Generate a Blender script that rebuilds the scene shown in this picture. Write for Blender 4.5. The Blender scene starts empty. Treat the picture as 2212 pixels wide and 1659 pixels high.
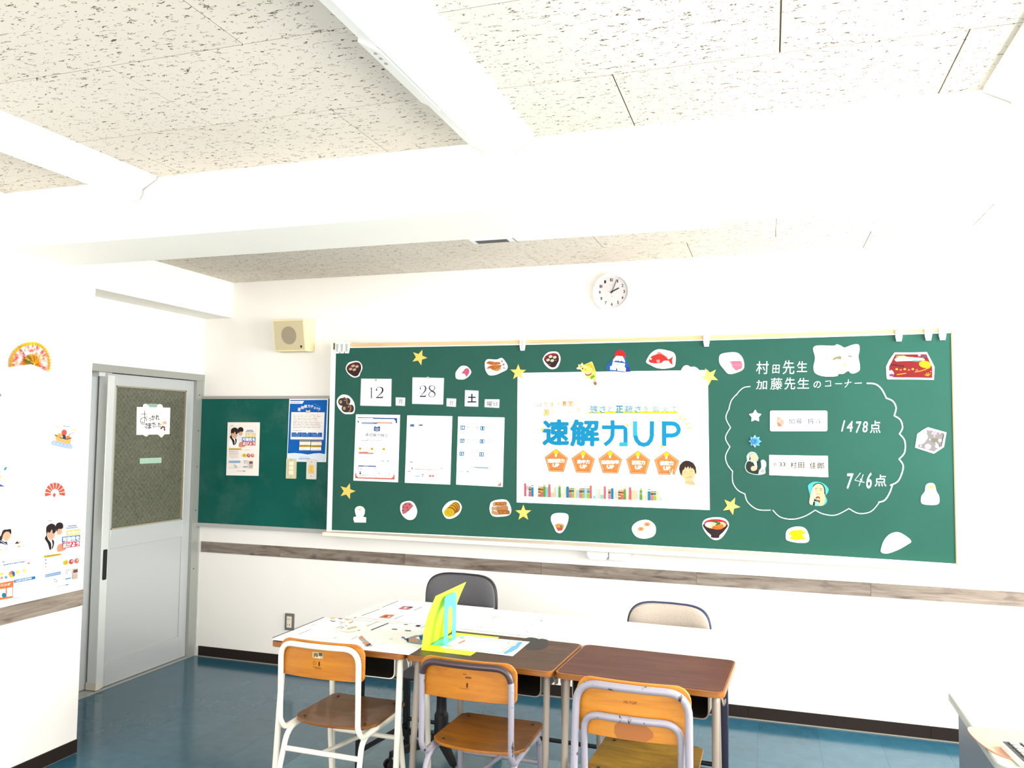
import bpy, math, random
from mathutils import Vector, Matrix
from mathutils.geometry import tessellate_polygon
SC = bpy.context.scene
COL = SC.collection
random.seed(7)
V = Vector
PI = math.pi

# ------------------------------------------------------------------ camera
W, H = 2212, 1659
CP = V((1.1963, -4.7162, 1.5658)); YAW, PIT, ROL, FPX = 0.3107, 0.0597, 0.0108, 1732.85
FW = V((-math.sin(YAW)*math.cos(PIT), math.cos(YAW)*math.cos(PIT), math.sin(PIT)))
_r0 = V((math.cos(YAW), math.sin(YAW), 0)); _u0 = _r0.cross(FW)
RT = math.cos(ROL)*_r0 + math.sin(ROL)*_u0; UP = -math.sin(ROL)*_r0 + math.cos(ROL)*_u0
cd = bpy.data.cameras.new('camera'); cam = bpy.data.objects.new('camera', cd); COL.objects.link(cam)
cd.sensor_width = 36; cd.lens = FPX/W*36; cd.clip_start = .05
cam.matrix_world = Matrix(((RT.x, UP.x, -FW.x, CP.x), (RT.y, UP.y, -FW.y, CP.y), (RT.z, UP.z, -FW.z, CP.z), (0, 0, 0, 1)))
SC.camera = cam

# ------------------------------------------------------------------ world, lights, exposure
wd = bpy.data.worlds.new('sky'); SC.world = wd; wd.use_nodes = True
bg = wd.node_tree.nodes['Background']; bg.inputs[0].default_value = (.96, .97, 1, 1); bg.inputs[1].default_value = 4.0
vs = SC.view_settings; vs.view_transform = 'Standard'; vs.look = 'None'; vs.gamma = 1; vs.use_curve_mapping = False; vs.exposure = -0.68
def area(name, loc, rot, sx, sy, power, col=(1, 1, 1)):
    l = bpy.data.lights.new(name, 'AREA'); l.shape = 'RECTANGLE'; l.size = sx; l.size_y = sy; l.energy = power; l.color = col
    o = bpy.data.objects.new(name, l); COL.objects.link(o); o.location = loc; o.rotation_euler = rot; o['kind'] = 'structure'
    return o
# daylight outside the two windows of the right wall and the two of the rear wall
area('window_daylight', (3.62, -1.875, 1.75), (0, math.radians(90), 0), 1.7, 3.05, 600, (1, .985, .96))
area('window_daylight', (3.62, -5.2, 1.75), (0, math.radians(82), 0), 1.7, 2.2, 170, (1, .985, .96))
area('window_daylight', (.3, -7.35, 1.75), (math.radians(84), 0, 0), 4.4, 1.7, 400, (1, .985, .96))

# ------------------------------------------------------------------ materials
def lin(c):
    return tuple((x/12.92 if x <= .04045 else ((x+.055)/1.055)**2.4) for x in (v/255 for v in c))
_mats = {}
def mat(key, c, rough=.6, metal=0., emit=0., spec=.5, coat=0., raw=False):
    k = (key, tuple(c), rough, metal, emit)
    if k in _mats: return _mats[k]
    m = bpy.data.materials.new(key); m.use_nodes = True
    b = m.node_tree.nodes['Principled BSDF']; cc = c if raw else lin(c)
    b.inputs['Base Color'].default_value = (*cc, 1); b.inputs['Roughness'].default_value = rough; b.inputs['Metallic'].default_value = metal
    b.inputs['Specular IOR Level'].default_value = spec; b.inputs['Coat Weight'].default_value = coat
    if emit:
        b.inputs['Emission Color'].default_value = (*cc, 1); b.inputs['Emission Strength'].default_value = emit
    _mats[k] = m
    return m
class NT:
    def __init__(s, m): s.t = m.node_tree; s.b = s.t.nodes['Principled BSDF']
    def n(s, typ, **kw):
        nd = s.t.nodes.new(typ)
        for k, v in kw.items():
            if k.startswith('i_'): nd.inputs[k[2:].replace('_', ' ')].default_value = v
            else: setattr(nd, k, v)
        return nd
    def l(s, a, b): s.t.links.new(a, b)
    def coords(s, scale=(1, 1, 1), obj=False, rnd=0.):
        if obj: c = s.n('ShaderNodeTexCoord').outputs['Object']
        else: c = s.n('ShaderNodeNewGeometry').outputs['Position']
        if rnd:
            oi = s.n('ShaderNodeObjectInfo'); mu = s.n('ShaderNodeMath', operation='MULTIPLY'); s.l(oi.outputs['Random'], mu.inputs[0]); mu.inputs[1].default_value = rnd
            cx = s.n('ShaderNodeCombineXYZ')
            for i in range(3): s.l(mu.outputs[0], cx.inputs[i])
            ad = s.n('ShaderNodeVectorMath', operation='ADD'); s.l(c, ad.inputs[0]); s.l(cx.outputs[0], ad.inputs[1]); c = ad.outputs[0]
        mp = s.n('ShaderNodeMapping'); mp.inputs['Scale'].default_value = scale; s.l(c, mp.inputs['Vector'])
        return mp.outputs[0]
    def noise(s, vec, scale, detail=3, rough=.5, dist=0.):
        nd = s.n('ShaderNodeTexNoise'); s.l(vec, nd.inputs['Vector']); nd.inputs['Scale'].default_value = scale
        nd.inputs['Detail'].default_value = detail; nd.inputs['Roughness'].default_value = rough; nd.inputs['Distortion'].default_value = dist
        return nd.outputs['Fac']
    def ramp(s, fac, stops):
        r = s.n('ShaderNodeValToRGB'); s.l(fac, r.inputs[0]); e = r.color_ramp.elements
        while len(e) < len(stops): e.new(.5)
        for el, (p, c) in zip(e, stops):
            el.position = p; el.color = (*(lin(c) if len(c) == 3 else c[:3]), 1)
        return r.outputs[0]
    def math(s, op, a, b=None):
        m = s.n('ShaderNodeMath', operation=op)
        for i, x in enumerate((a, b)):
            if x is None: continue
            if isinstance(x, (int, float)): m.inputs[i].default_value = x
            else: s.l(x, m.inputs[i])
        return m.outputs[0]
    def mix(s, f, a, b, typ='MIX'):
        m = s.n('ShaderNodeMix', data_type='RGBA', blend_type=typ)
        for i, x in ((0, f), (6, a), (7, b)):
            if isinstance(x, (int, float)): m.inputs[i].default_value = x
            elif isinstance(x, tuple): m.inputs[i].default_value = (*lin(x), 1)
            else: s.l(x, m.inputs[i])
        return m.outputs[2]
    def bump(s, h, strength, dist=.01):
        b = s.n('ShaderNodeBump'); b.inputs['Strength'].default_value = strength; b.inputs['Distance'].default_value = dist
        s.l(h, b.inputs['Height']); s.l(b.outputs[0], s.b.inputs['Normal'])
def wall_mat(name, c):
    m = mat(name, c, .85); t = NT(m); v = t.coords()
    f = t.noise(v, 1.6, 3); t.l(t.ramp(f, [(.3, tuple(int(x*.985) for x in c)), (.7, c)]), t.b.inputs['Base Color'])
    t.bump(t.noise(v, 220, 2), .06, .003); return m
M_WALL = wall_mat('painted plaster', (240, 236, 230))
M_BEAM = wall_mat('painted beam', (238, 236, 228))
def ceil_mat():
    m = mat('fissured ceiling board', (226, 221, 211), .95); t = NT(m)
    v = t.coords((1, 1, 1), rnd=7.3); vs_ = t.coords((22, 68, 22), rnd=7.3)
    n1 = t.noise(vs_, 1.0, 2, .55, .3); a = t.math('ABSOLUTE', t.math('SUBTRACT', n1, .5))
    line = t.math('LESS_THAN', a, .018)
    mk = t.math('GREATER_THAN', t.noise(t.coords((30, 62, 30), rnd=3.1), 1.0, 1), .56)
    w = t.math('MULTIPLY', line, mk)
    vo = t.n('ShaderNodeTexVoronoi'); t.l(v, vo.inputs['Vector']); vo.inputs['Scale'].default_value = 62
    pin = t.math('LESS_THAN', vo.outputs['Distance'], .13)
    pin = t.math('MULTIPLY', pin, t.math('GREATER_THAN', t.noise(v, 25, 1), .44))
    f = t.math('MAXIMUM', w, t.math('MULTIPLY', pin, .7))
    base = t.ramp(t.noise(v, 1.2, 2), [(.3, (210, 201, 188)), (.7, (217, 209, 197))])
    t.l(t.mix(f, base, (96, 82, 62)), t.b.inputs['Base Color'])
    t.bump(t.math('SUBTRACT', 1.0, f), .5, .004); return m
M_CEIL = ceil_mat()
M_JOINT = mat('ceiling joint brown', (120, 96, 62), .9)  # the joints' own brown, a backing seen between the ceiling boards
def floor_mat():
    m = mat('blue vinyl tile', (70, 108, 140), .15, spec=.45); t = NT(m); v = t.coords()
    f = t.noise(v, 14, 2, .5); c1 = t.ramp(f, [(.2, (36, 82, 102)), (.8, (44, 94, 114))])
    oi = t.n('ShaderNodeObjectInfo'); tint = t.ramp(oi.outputs['Random'], [(0, (235, 235, 235)), (1, (255, 255, 255))])
    t.l(t.mix(1.0, c1, tint, 'MULTIPLY'), t.b.inputs['Base Color'])
    t.bump(t.noise(v, 1.2, 0), .03, .004); return m
M_FLOOR = floor_mat()
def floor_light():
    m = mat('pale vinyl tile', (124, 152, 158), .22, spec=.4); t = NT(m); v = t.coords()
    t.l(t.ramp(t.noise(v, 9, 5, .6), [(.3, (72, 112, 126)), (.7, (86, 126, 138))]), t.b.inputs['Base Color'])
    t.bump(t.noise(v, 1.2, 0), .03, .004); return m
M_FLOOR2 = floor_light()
M_BASE = mat('dark brown skirting', (34, 25, 20), .6, spec=.25)
def plank_mat():
    m = mat('weathered wood strip', (130, 118, 105), .75); t = NT(m)
    v = t.coords((3.5, 3.5, 34), rnd=5.0); f = t.noise(v, 1.0, 6, .65, .6)
    c = t.ramp(f, [(.3, (76, 63, 54)), (.44, (116, 104, 93)), (.58, (134, 123, 111)), (.75, (154, 144, 132))])
    k = t.noise(t.coords((7, 7, 16), rnd=9.), 1.0, 2); c = t.mix(t.ramp(k, [(.6, (0,)*3), (.78, (255,)*3)]), c, (80, 68, 62))
    t.l(c, t.b.inputs['Base Color']); t.bump(f, .3, .004); return m
M_PLANK = plank_mat()
def board_mat(name, c0, c1, dust=.06, rough=.42):
    m = mat(name, c0, rough, spec=.22); t = NT(m); v = t.coords()
    f = t.noise(v, 1.3, 4, .6); c = t.ramp(f, [(.35, c0), (.75, c1)])
    d = t.ramp(t.noise(v, 2.3, 6, .7), [(.5, (0,)*3), (.8, (int(255*dust),)*3)]); c = t.mix(1.0, c, d, 'ADD')
    t.l(c, t.b.inputs['Base Color']); t.bump(t.noise(v, 400, 2), .04, .002); return m
M_BOARD = board_mat('chalkboard green', (21, 74, 62), (25, 81, 69), .03, .5)
M_BOARD2 = board_mat('side board green', (2, 80, 70), (8, 92, 82), .22)
M_ALU = mat('grey aluminium', (176, 177, 172), .4, .35)
M_ALU2 = mat('pale aluminium', (214, 216, 214), .35, .3)
M_DOOR = mat('door steel', (186, 190, 190), .38, .25)
M_DOORF = mat('door frame aluminium', (160, 162, 156), .42, .35)
M_DARK = mat('black gap', (24, 24, 24), .8)
M_WHITE = mat('white enamel', (240, 240, 236), .45)
M_WPL = mat('white plastic', (236, 236, 232), .4)
def wire_glass():
    m = mat('figured wired glass', (84, 86, 72), .3, spec=.6); t = NT(m); g = t.n('ShaderNodeNewGeometry')
    sx = t.n('ShaderNodeSeparateXYZ'); t.l(g.outputs['Position'], sx.inputs[0])
    y, z = sx.outputs['Y'], sx.outputs['Z']
    def grid(s):
        a = t.math('ADD', t.math('MULTIPLY', y, 27.), t.math('MULTIPLY', z, s)); fr = t.math('FRACT', a)
        return t.math('LESS_THAN', fr, .1)
    gl = t.math('MAXIMUM', grid(27.), grid(-27.))
    f = t.noise(t.coords((70, 70, 70)), 1.0, 3)
    c = t.ramp(f, [(.3, (72, 74, 60)), (.7, (100, 101, 86))])
    t.l(t.mix(t.math('MULTIPLY', gl, .28), c, (150, 146, 122)), t.b.inputs['Base Color'])
    t.bump(f, .5, .004); return m
M_GLASS = wire_glass()
def wood_mat(name, cols, rough=.32, sc=(4, 40, 40), worn=None, coat=.3, spec=.5):
    m = mat(name, cols[1], rough, coat=coat, spec=spec); t = NT(m); v = t.coords(sc, obj=True, rnd=3.)
    f = t.noise(v, 1.0, 6, .62, .8); c = t.ramp(f, [(.25, cols[0]), (.5, cols[1]), (.8, cols[2])])
    if worn:
        w = t.noise(t.coords((6, 6, 6), obj=True, rnd=2.), 1.0, 4, .6)
        c = t.mix(t.ramp(w, [(.48, (0,)*3), (.7, (220,)*3)]), c, worn)
    t.l(c, t.b.inputs['Base Color']); t.bump(f, .06, .002); return m
M_BACK = wood_mat('orange varnished plywood', ((150, 84, 8), (170, 104, 12), (184, 118, 20)), .35, coat=.12)
M_BACK3 = wood_mat('amber worn plywood', ((164, 98, 20), (184, 118, 28), (194, 132, 44)), .38, coat=.1)
M_SEAT1 = wood_mat('brown varnished seat', ((96, 52, 12), (114, 66, 16), (128, 80, 22)), .32, coat=.12)
M_SEAT2 = wood_mat('worn orange seat', ((124, 70, 8), (150, 90, 12), (162, 102, 20)), .34, worn=(92, 66, 38), coat=.1)
M_SEAT3 = wood_mat('olive worn seat', ((96, 70, 20), (130, 98, 28), (150, 118, 40)), .42, worn=(84, 58, 24), coat=.05)
M_TOP = wood_mat('dark red brown desk top', ((60, 28, 20), (76, 38, 27), (96, 50, 35)), .5, (3, 36, 36), worn=(84, 50, 34), coat=0, spec=.25)
M_TOP2 = wood_mat('faded brown desk top', ((60, 38, 28), (76, 52, 37), (96, 70, 50)), .5, (3, 36, 36), worn=(56, 38, 32), coat=0, spec=.25)
M_EDGE = wood_mat('orange desk edge', ((108, 60, 14), (134, 80, 24), (152, 98, 34)), .35, coat=.1)
M_IVORY = mat('ivory enamel tube', (226, 220, 204), .3)
M_LILAC = mat('lilac grey worn tube', (144, 140, 150), .38); _t = NT(M_LILAC); _f = _t.noise(_t.coords((46, 46, 20)), 1.0, 3, .6)
_t.l(_t.ramp(_f, [(.63, (144, 140, 150)), (.68, (60, 50, 48))]), _t.b.inputs['Base Color'])
M_TUBE2 = mat('beige grey desk tube', (132, 122, 110), .4)
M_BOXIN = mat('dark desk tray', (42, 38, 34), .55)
M_BLACK = mat('black metal', (12, 12, 14), .45, spec=.3)
M_NAVY = mat('navy black leg', (26, 28, 52), .4)
M_TWHITE = mat('white melamine', (242, 242, 240), .35)

# ------------------------------------------------------------------ mesh helpers
class MB:
    def __init__(s): s.v = []; s.f = []; s.m = []; s.mats = []
    def mi(s, m):
        if m not in s.mats: s.mats.append(m)
        return s.mats.index(m)
    def add(s, vs, fs, m):
        o = len(s.v); s.v += [V(p) for p in vs]; k = s.mi(m)
        for f in fs: s.f.append(tuple(i+o for i in f)); s.m.append(k)
    def box(s, a, b, m):
        x0, y0, z0 = a; x1, y1, z1 = b
        x0, x1 = sorted((x0, x1)); y0, y1 = sorted((y0, y1)); z0, z1 = sorted((z0, z1))
        s.add([(x0, y0, z0), (x1, y0, z0), (x1, y1, z0), (x0, y1, z0), (x0, y0, z1), (x1, y0, z1), (x1, y1, z1), (x0, y1, z1)],
              [(0, 3, 2, 1), (4, 5, 6, 7), (0, 1, 5, 4), (1, 2, 6, 5), (2, 3, 7, 6), (3, 0, 4, 7)], m)
        return s
    def prism(s, poly, fn, h0, h1, m, ms=None):
        """poly: 2D points; fn(x, y, h) -> 3D; closed solid between h0 and h1"""
        n = len(poly); tri = tessellate_polygon([[V((p[0], p[1], 0)) for p in poly]])
        s.add([fn(p[0], p[1], h1) for p in poly], tri, m)
        s.add([fn(p[0], p[1], h0) for p in poly], [t[::-1] for t in tri], m)
        vs_ = [fn(p[0], p[1], h0) for p in poly] + [fn(p[0], p[1], h1) for p in poly]
        s.add(vs_, [(i, (i+1) % n, (i+1) % n+n, i+n) for i in range(n)], ms or m)
        return s
    def tube(s, pts, r, m, n=10, cap=True, closed=False, rx=None):
        pts = [V(p) for p in pts]; k = len(pts); rings = []; prev = None
        for i, p in enumerate(pts):
            if closed: d = (pts[(i+1) % k]-pts[i-1]).normalized()
            else: d = ((pts[min(i+1, k-1)]-p).normalized() if i < k-1 else V()) + ((p-pts[max(i-1, 0)]).normalized() if i else V()); d.normalize()
            if prev is None:
                a = V((0, 0, 1)) if abs(d.z) < .9 else V((1, 0, 0)); u = d.cross(a).normalized()
            else: u = (prev - d*prev.dot(d)).normalized()
            prev = u; w = d.cross(u); rr = r[i] if isinstance(r, (list, tuple)) else r
            rings.append([p + (u*math.cos(2*PI*j/n) + w*math.sin(2*PI*j/n))*rr for j in range(n)])
        vs_ = [q for R in rings for q in R]; fs = []
        for i in range(k if closed else k-1):
            a, b = i*n, ((i+1) % k)*n
            for j in range(n): fs.append((a+j, a+(j+1) % n, b+(j+1) % n, b+j))
        if cap and not closed: fs.append(tuple(range(n))[::-1]); fs.append(tuple((k-1)*n+j for j in range(n)))
        s.add(vs_, fs, m); return s
    def lathe(s, prof, c, m, n=28, axis='z'):
        c = V(c); vs_ = []
        for r, h in prof:
            for j in range(n):
                a = 2*PI*j/n; x, y = r*math.cos(a), r*math.sin(a)
                vs_.append(c + (V((x, y, h)) if axis == 'z' else V((x, -h, y)) if axis == 'y' else V((h, x, y))))
        k = len(prof); fs = [(i*n+j, i*n+(j+1) % n, (i+1)*n+(j+1) % n, (i+1)*n+j) for i in range(k-1) for j in range(n)]
        fs.append(tuple(range(n))[::-1]); fs.append(tuple((k-1)*n+j for j in range(n)))
        s.add(vs_, fs, m); return s
ORG = {}
def build(mb, name, parent=None, origin=None, bevel=0., smooth=True, seg=2):
    o3 = ORG.get(parent, V((0, 0, 0))) if parent else V(origin) if origin is not None else None
    if o3 is None:
        lo = [min(v[i] for v in mb.v) for i in range(3)]; hi = [max(v[i] for v in mb.v) for i in range(3)]
        o3 = V(((lo[0]+hi[0])/2, (lo[1]+hi[1])/2, lo[2]))
    me = bpy.data.meshes.new(name); me.from_pydata([v-o3 for v in mb.v], [], mb.f)
    for m in mb.mats: me.materials.append(m)
    me.polygons.foreach_set('material_index', mb.m); me.validate(); me.update()
    if smooth:
        me.polygons.foreach_set('use_smooth', [True]*len(me.polygons)); me.set_sharp_from_angle(angle=.65)
    o = bpy.data.objects.new(name, me); COL.objects.link(o)
    if parent: o.parent = parent
    else: o.location = o3; ORG[o] = o3
    if parent: ORG[o] = o3
    if bevel:
        b = o.modifiers.new('bevel', 'BEVEL'); b.width = bevel; b.segments = seg; b.limit_method = 'ANGLE'; b.harden_normals = False
    return o
def tag(o, label=None, cat=None, group=None, kind=None):
    if label: o['label'] = label
    if cat: o['category'] = cat
    if group: o['group'] = group
    if kind: o['kind'] = kind
    return o
def empty(name, loc, rz=0, label=None, cat=None, group=None):
    o = bpy.data.objects.new(name, None); COL.objects.link(o); o.location = loc; o.rotation_euler = (0, 0, rz); o.empty_display_size = .05
    ORG[o] = V((0, 0, 0)); return tag(o, label, cat, group)
def struct(mb, name, parent=None, **k):
    o = build(mb, name, parent, **k)
    if not parent: o['kind'] = 'structure'
    return o
def B(a, b, m): return MB().box(a, b, m)
def fillet(pts, rad, n=6):
    """round the corners of a polyline"""
    pts = [V(p) for p in pts]; out = [pts[0]]
    for i in range(1, len(pts)-1):
        r = rad[i-1] if isinstance(rad, (list, tuple)) else rad
        a = (pts[i-1]-pts[i]); b = (pts[i+1]-pts[i]); la, lb = a.length, b.length; a.normalize(); b.normalize()
        ang = a.angle(b); t = min(r/math.tan(ang/2), la*.49, lb*.49); p, q = pts[i]+a*t, pts[i]+b*t
        for k in range(n+1):
            u = k/n; out.append(p*(1-u)**2 + pts[i]*2*u*(1-u) + q*u*u)
    out.append(pts[-1]); return out
def rrect(x0, y0, x1, y1, r, n=5):
    out = []
    for cx, cy, a0 in ((x1-r, y1-r, 0), (x0+r, y1-r, 90), (x0+r, y0+r, 180), (x1-r, y0+r, 270)):
        for k in range(n+1):
            a = math.radians(a0+90*k/n); out.append((cx+r*math.cos(a), cy+r*math.sin(a)))
    return out
XY = lambda x, y, h: V((x, y, h))
XZ = lambda x, z, h: V((x, h, z))
YZ = lambda y, z, h: V((h, y, z))

# ------------------------------------------------------------------ surfaces things are fixed to (photo measurements -> real positions)
def ray(px, py): return FW + RT*((px-W/2)/FPX) - UP*((py-H/2)/FPX)
def yb(x): return -(0.02 + .08*((x-.296)/1.79)**2)          # the chalkboard is a shallow concave cylinder
def S_board(px, py, h):
    d = ray(px, py); y = -.05
    for _ in range(6):
        t = (y-CP.y)/d.y; y = yb(CP.x+d.x*t)
    p = CP+d*t; return V((p.x, yb(p.x)-h, p.z))
def S_plane(ax, val, sg):
    def f(px, py, h):
        d = ray(px, py); p = CP+d*((val-CP[ax])/d[ax]); p[ax] = val+sg*h; return p
    return f
S_side = S_plane(1, -.02, -1); S_wall = S_plane(1, 0, -1); S_col = S_plane(0, -1.997, 1); S_pane = S_plane(0, -2.622, 1); S_desk = S_plane(2, .70, 1)

_gl = {}
def glyph(ch, bold=0.):
    k = (ch, bold)
    if k in _gl: return _gl[k]
    cu = bpy.data.curves.new('glyph', 'FONT'); cu.body = ch; cu.offset = bold; cu.resolution_u = 3
    ob = bpy.data.objects.new('glyph', cu); COL.objects.link(ob); dg = bpy.context.evaluated_depsgraph_get()
    me = bpy.data.meshes.new_from_object(ob.evaluated_get(dg))
    vs_ = [(v.co.x, v.co.y) for v in me.vertices]; fs = [tuple(p.vertices) for p in me.polygons]
    bpy.data.objects.remove(ob); bpy.data.curves.remove(cu); bpy.data.meshes.remove(me)
    x0 = min(v[0] for v in vs_); x1 = max(v[0] for v in vs_); y0 = min(v[1] for v in vs_); y1 = max(v[1] for v in vs_)
    _gl[k] = (vs_, fs, (x0, x1, y0, y1)); return _gl[k]
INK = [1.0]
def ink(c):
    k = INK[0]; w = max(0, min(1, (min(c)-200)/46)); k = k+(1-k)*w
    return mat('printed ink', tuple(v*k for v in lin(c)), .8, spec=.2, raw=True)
def offset_poly(pts, w):
    n = len(pts); L = []; R = []
    for i in range(n):
        a = V(pts[max(i-1, 0)]); b = V(pts[min(i+1, n-1)]); d = (b-a); d = d.normalized() if d.length else V((1, 0)); q = V((-d.y, d.x))*w/2
        L.append(tuple(V(pts[i])+q)); R.append(tuple(V(pts[i])-q))
    return L, R
def smooth_line(pts, n=5, closed=False):
    P = [V(p) for p in pts]; out = []; k = len(P)
    for i in range(k if closed else k-1):
        g = lambda j: P[j % k] if closed else P[min(max(j, 0), k-1)]
        a, b, c, d = g(i-1), g(i), g(i+1), g(i+2)
        for j in range(n):
            t = j/n; out.append(tuple(.5*((2*b)+(c-a)*t+(2*a-5*b+4*c-d)*t*t+(3*b-a-3*c+d)*t**3)))
    if not closed: out.append(tuple(P[-1]))
    return out
class Sheet:
    """flat thing fixed on a surface: outline + print, both given in measured coordinates"""
    def __init__(s, surf, crop, h=0., warp=None):
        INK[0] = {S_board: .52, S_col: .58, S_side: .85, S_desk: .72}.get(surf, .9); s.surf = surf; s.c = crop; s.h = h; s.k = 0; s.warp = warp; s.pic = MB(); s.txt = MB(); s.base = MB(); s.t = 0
    def P(s, x, y, h):
        if s.warp: x, y = s.warp(x, y)
        return s.surf(s.c[0]+x/s.c[2], s.c[1]+y/s.c[2], s.h+h)
    def paper(s, pts, c, t=.0008, sm=False, rough=.75, m=None):
        s.t = t; m = m or mat('paper', c, rough)
        if sm: pts = smooth_line(pts, 4, True)
        if len(pts) == 4 and not sm:
            a, b, c2, d = [V(p) for p in pts]; nx = max(1, min(24, int((b-a).length/s.c[2]/18)))
            g = lambda u, v: (a*(1-u)+b*u)*(1-v) + (d*(1-u)+c2*u)*v
            for hh, fl in ((t, False), (0, True)):
                vs_ = [s.P(*g(i/nx, j), hh) for i in range(nx+1) for j in (0, 1)]
                fs = [(2*i, 2*i+1, 2*i+3, 2*i+2) for i in range(nx)]; s.base.add(vs_, [f[::-1] for f in fs] if fl else fs, m)
            rim = [g(i/nx, 0) for i in range(nx+1)] + [g(i/nx, 1) for i in range(nx, -1, -1)]
            n = len(rim); s.base.add([s.P(*p, 0) for p in rim]+[s.P(*p, t) for p in rim], [(i, (i+1) % n, (i+1) % n+n, i+n) for i in range(n)], m)
        else: s.base.prism(pts, s.P, 0, t, m)
        return s
    def _h(s): s.k += 1; return s.t+.0004+s.k*.00005
    def poly(s, pts, c, sm=False, mb=None, m=None):
        if sm: pts = smooth_line(pts, 4, True)
        h = s._h(); tri = tessellate_polygon([[V((p[0], p[1], 0)) for p in pts]])
        (mb or s.pic).add([s.P(p[0], p[1], h) for p in pts], tri, m or ink(c)); return s
    def rect(s, x0, y0, x1, y1, c, dy=0.):
        n = max(1, int(abs(x1-x0)/s.c[2]/25)); h = s._h(); vs_ = []
        for i in range(n+1):
            x = x0+(x1-x0)*i/n; yy = dy*i/n; vs_ += [s.P(x, y0+yy, h), s.P(x, y1+yy, h)]
        s.pic.add(vs_, [(2*i, 2*i+1, 2*i+3, 2*i+2) for i in range(n)], ink(c)); return s
    def ell(s, cx, cy, rx, ry, c, rot=0, n=20, a0=0, a1=360):
        r = math.radians(rot); pts = []
        full = abs(a1-a0) >= 360
        for k in range(n if full else n+1):
            a = math.radians(a0+(a1-a0)*k/n); x, y = rx*math.cos(a), ry*math.sin(a)
            pts.append((cx+x*math.cos(r)-y*math.sin(r), cy+x*math.sin(r)+y*math.cos(r)))
        if not full: pts.append((cx, cy))
        return s.poly(pts, c)
    def line(s, pts, w, c, sm=False, txt=False, m=None, jit=0):
        if sm: pts = smooth_line(pts, 5)
        q = [pts[0]]
        for a, b in zip(pts, pts[1:]):
            n = max(1, int((V(b)-V(a)).length/s.c[2]/25))
            q += [tuple(V(a).lerp(V(b), i/n)) for i in range(1, n+1)]
        if jit: q = [(x+random.uniform(-jit, jit), y+random.uniform(-jit, jit)) for x, y in q]
        L, R = offset_poly(q, w); h = s._h(); n = len(q)
        vs_ = [s.P(*p, h) for p in L]+[s.P(*p, h) for p in R]
        (s.txt if txt else s.pic).add(vs_, [(i, i+1, n+i+1, n+i) for i in range(n-1)], m or ink(c)); return s
    def ch(s, ch, x0, y0, x1, y1, c, bold=0., sh=0., dy=0., m=None):
        """one string stretched over the box; sh shears, dy drops the right end"""
        vs_, fs, (a, b, lo, hi) = glyph(ch); h = s._h(); bb_ = max(bold, 0); a -= bb_; b += bb_; lo -= bb_; hi += bb_
        n = 0 if bb_ < .004 else 8 if bb_ < .03 else 12
        for ox, oy in [(0, 0)]+[(bb_*math.cos(2*PI*i/n), bb_*math.sin(2*PI*i/n)) for i in range(n)]:
            out = []; h += .000016
            for x, y in vs_:
                u = (x+ox-a)/max(b-a, 1e-6); v = (hi-y-oy)/max(hi-lo, 1e-6)
                out.append(s.P(x0+(x1-x0)*u+sh*(1-v), y0+(y1-y0)*v+dy*u, h))
            s.txt.add(out, fs, m or ink(c))
        return s
    def rows(s, x0, x1, y0, y1, n, c, th=5, dy=0., gap=.25):
        """lines of print too small to read: broken dashes"""
        rn = random.Random(int(x0*7+y0*3))
        for i in range(n):
            y = y0+(y1-y0)*i/max(n-1, 1); x = x0; e = x1-(x1-x0)*rn.uniform(0, .3)
            while x < e:
                L = (x1-x0)*rn.uniform(.06, .2); b = min(x+L, e); yy = y+dy*(x-x0)/(x1-x0)
                s.rect(x, yy, b, yy+th*rn.uniform(.6, 1), c); x = b+(x1-x0)*.02*rn.uniform(.6, 2)
        return s
    def make(s, name, label, cat, group=None, pic='printed_picture', parent=None, bevel=0):
        root = build(s.base, name, parent, bevel=bevel, smooth=False)
        if not parent: tag(root, label, cat, group)
        if s.pic.v: build(s.pic, pic, root, smooth=False)
        if s.txt.v: build(s.txt, 'lettering', root, smooth=False)
        return root

# ================================================================== ROOM
ZC = 2.59; XL = -2.605; XC = -1.997; XR = 3.3; YR = -7.0
struct(B((XL-.2, YR-.1, -.06), (XR+.1, .12, -.004), mat('floor screed', (60, 78, 92), .6)), 'floor')
floor = bpy.data.objects['floor']
# vinyl tiles, 0.3 m: each one in the part of the floor the picture shows is a piece of its own
tile_me = {}
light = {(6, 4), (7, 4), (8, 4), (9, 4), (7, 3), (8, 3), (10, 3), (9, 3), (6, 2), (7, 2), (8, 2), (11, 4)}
rest = MB(); nx = int((XR+.0-(-2.75))/.3)+1
for i in range(-1, 21):
    for j in range(0, 24):
        x0 = -2.785+.3*i+.012; y1 = 0.0-.3*j; x1 = x0+.3; y0 = y1-.3
        if x1 > XR: x1 = XR
        if x1-x0 < .02: continue
        near = j < 9 and -2 < i < 17
        g = .0003
        if near:
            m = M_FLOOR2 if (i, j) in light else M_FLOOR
            if x1-x0 < .299:
                build(B((x0+g, y0+g, -.004), (x1-g, y1-g, 0), m), 'floor_tile', floor, smooth=False); continue
            if m not in tile_me:
                o = build(B((0, 0, -.004), (.3-2*g, .3-2*g, 0), m), 'floor_tile', floor, smooth=False)
                # mesh is stored relative to the floor object's own origin: shift it to a local one
                for v in o.data.vertices: v.co += ORG[floor]
                tile_me[m] = o.data
            else:
                o = bpy.data.objects.new('floor_tile', tile_me[m]); COL.objects.link(o); o.parent = floor
            o.location = V((x0+g, y0+g, 0))-ORG[floor]
        else: rest.box((x0+g, y0+g, -.004), (x1-g, y1-g, 0), M_FLOOR)
tag(build(rest, 'floor_tile', floor, smooth=False), kind='stuff')

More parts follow.
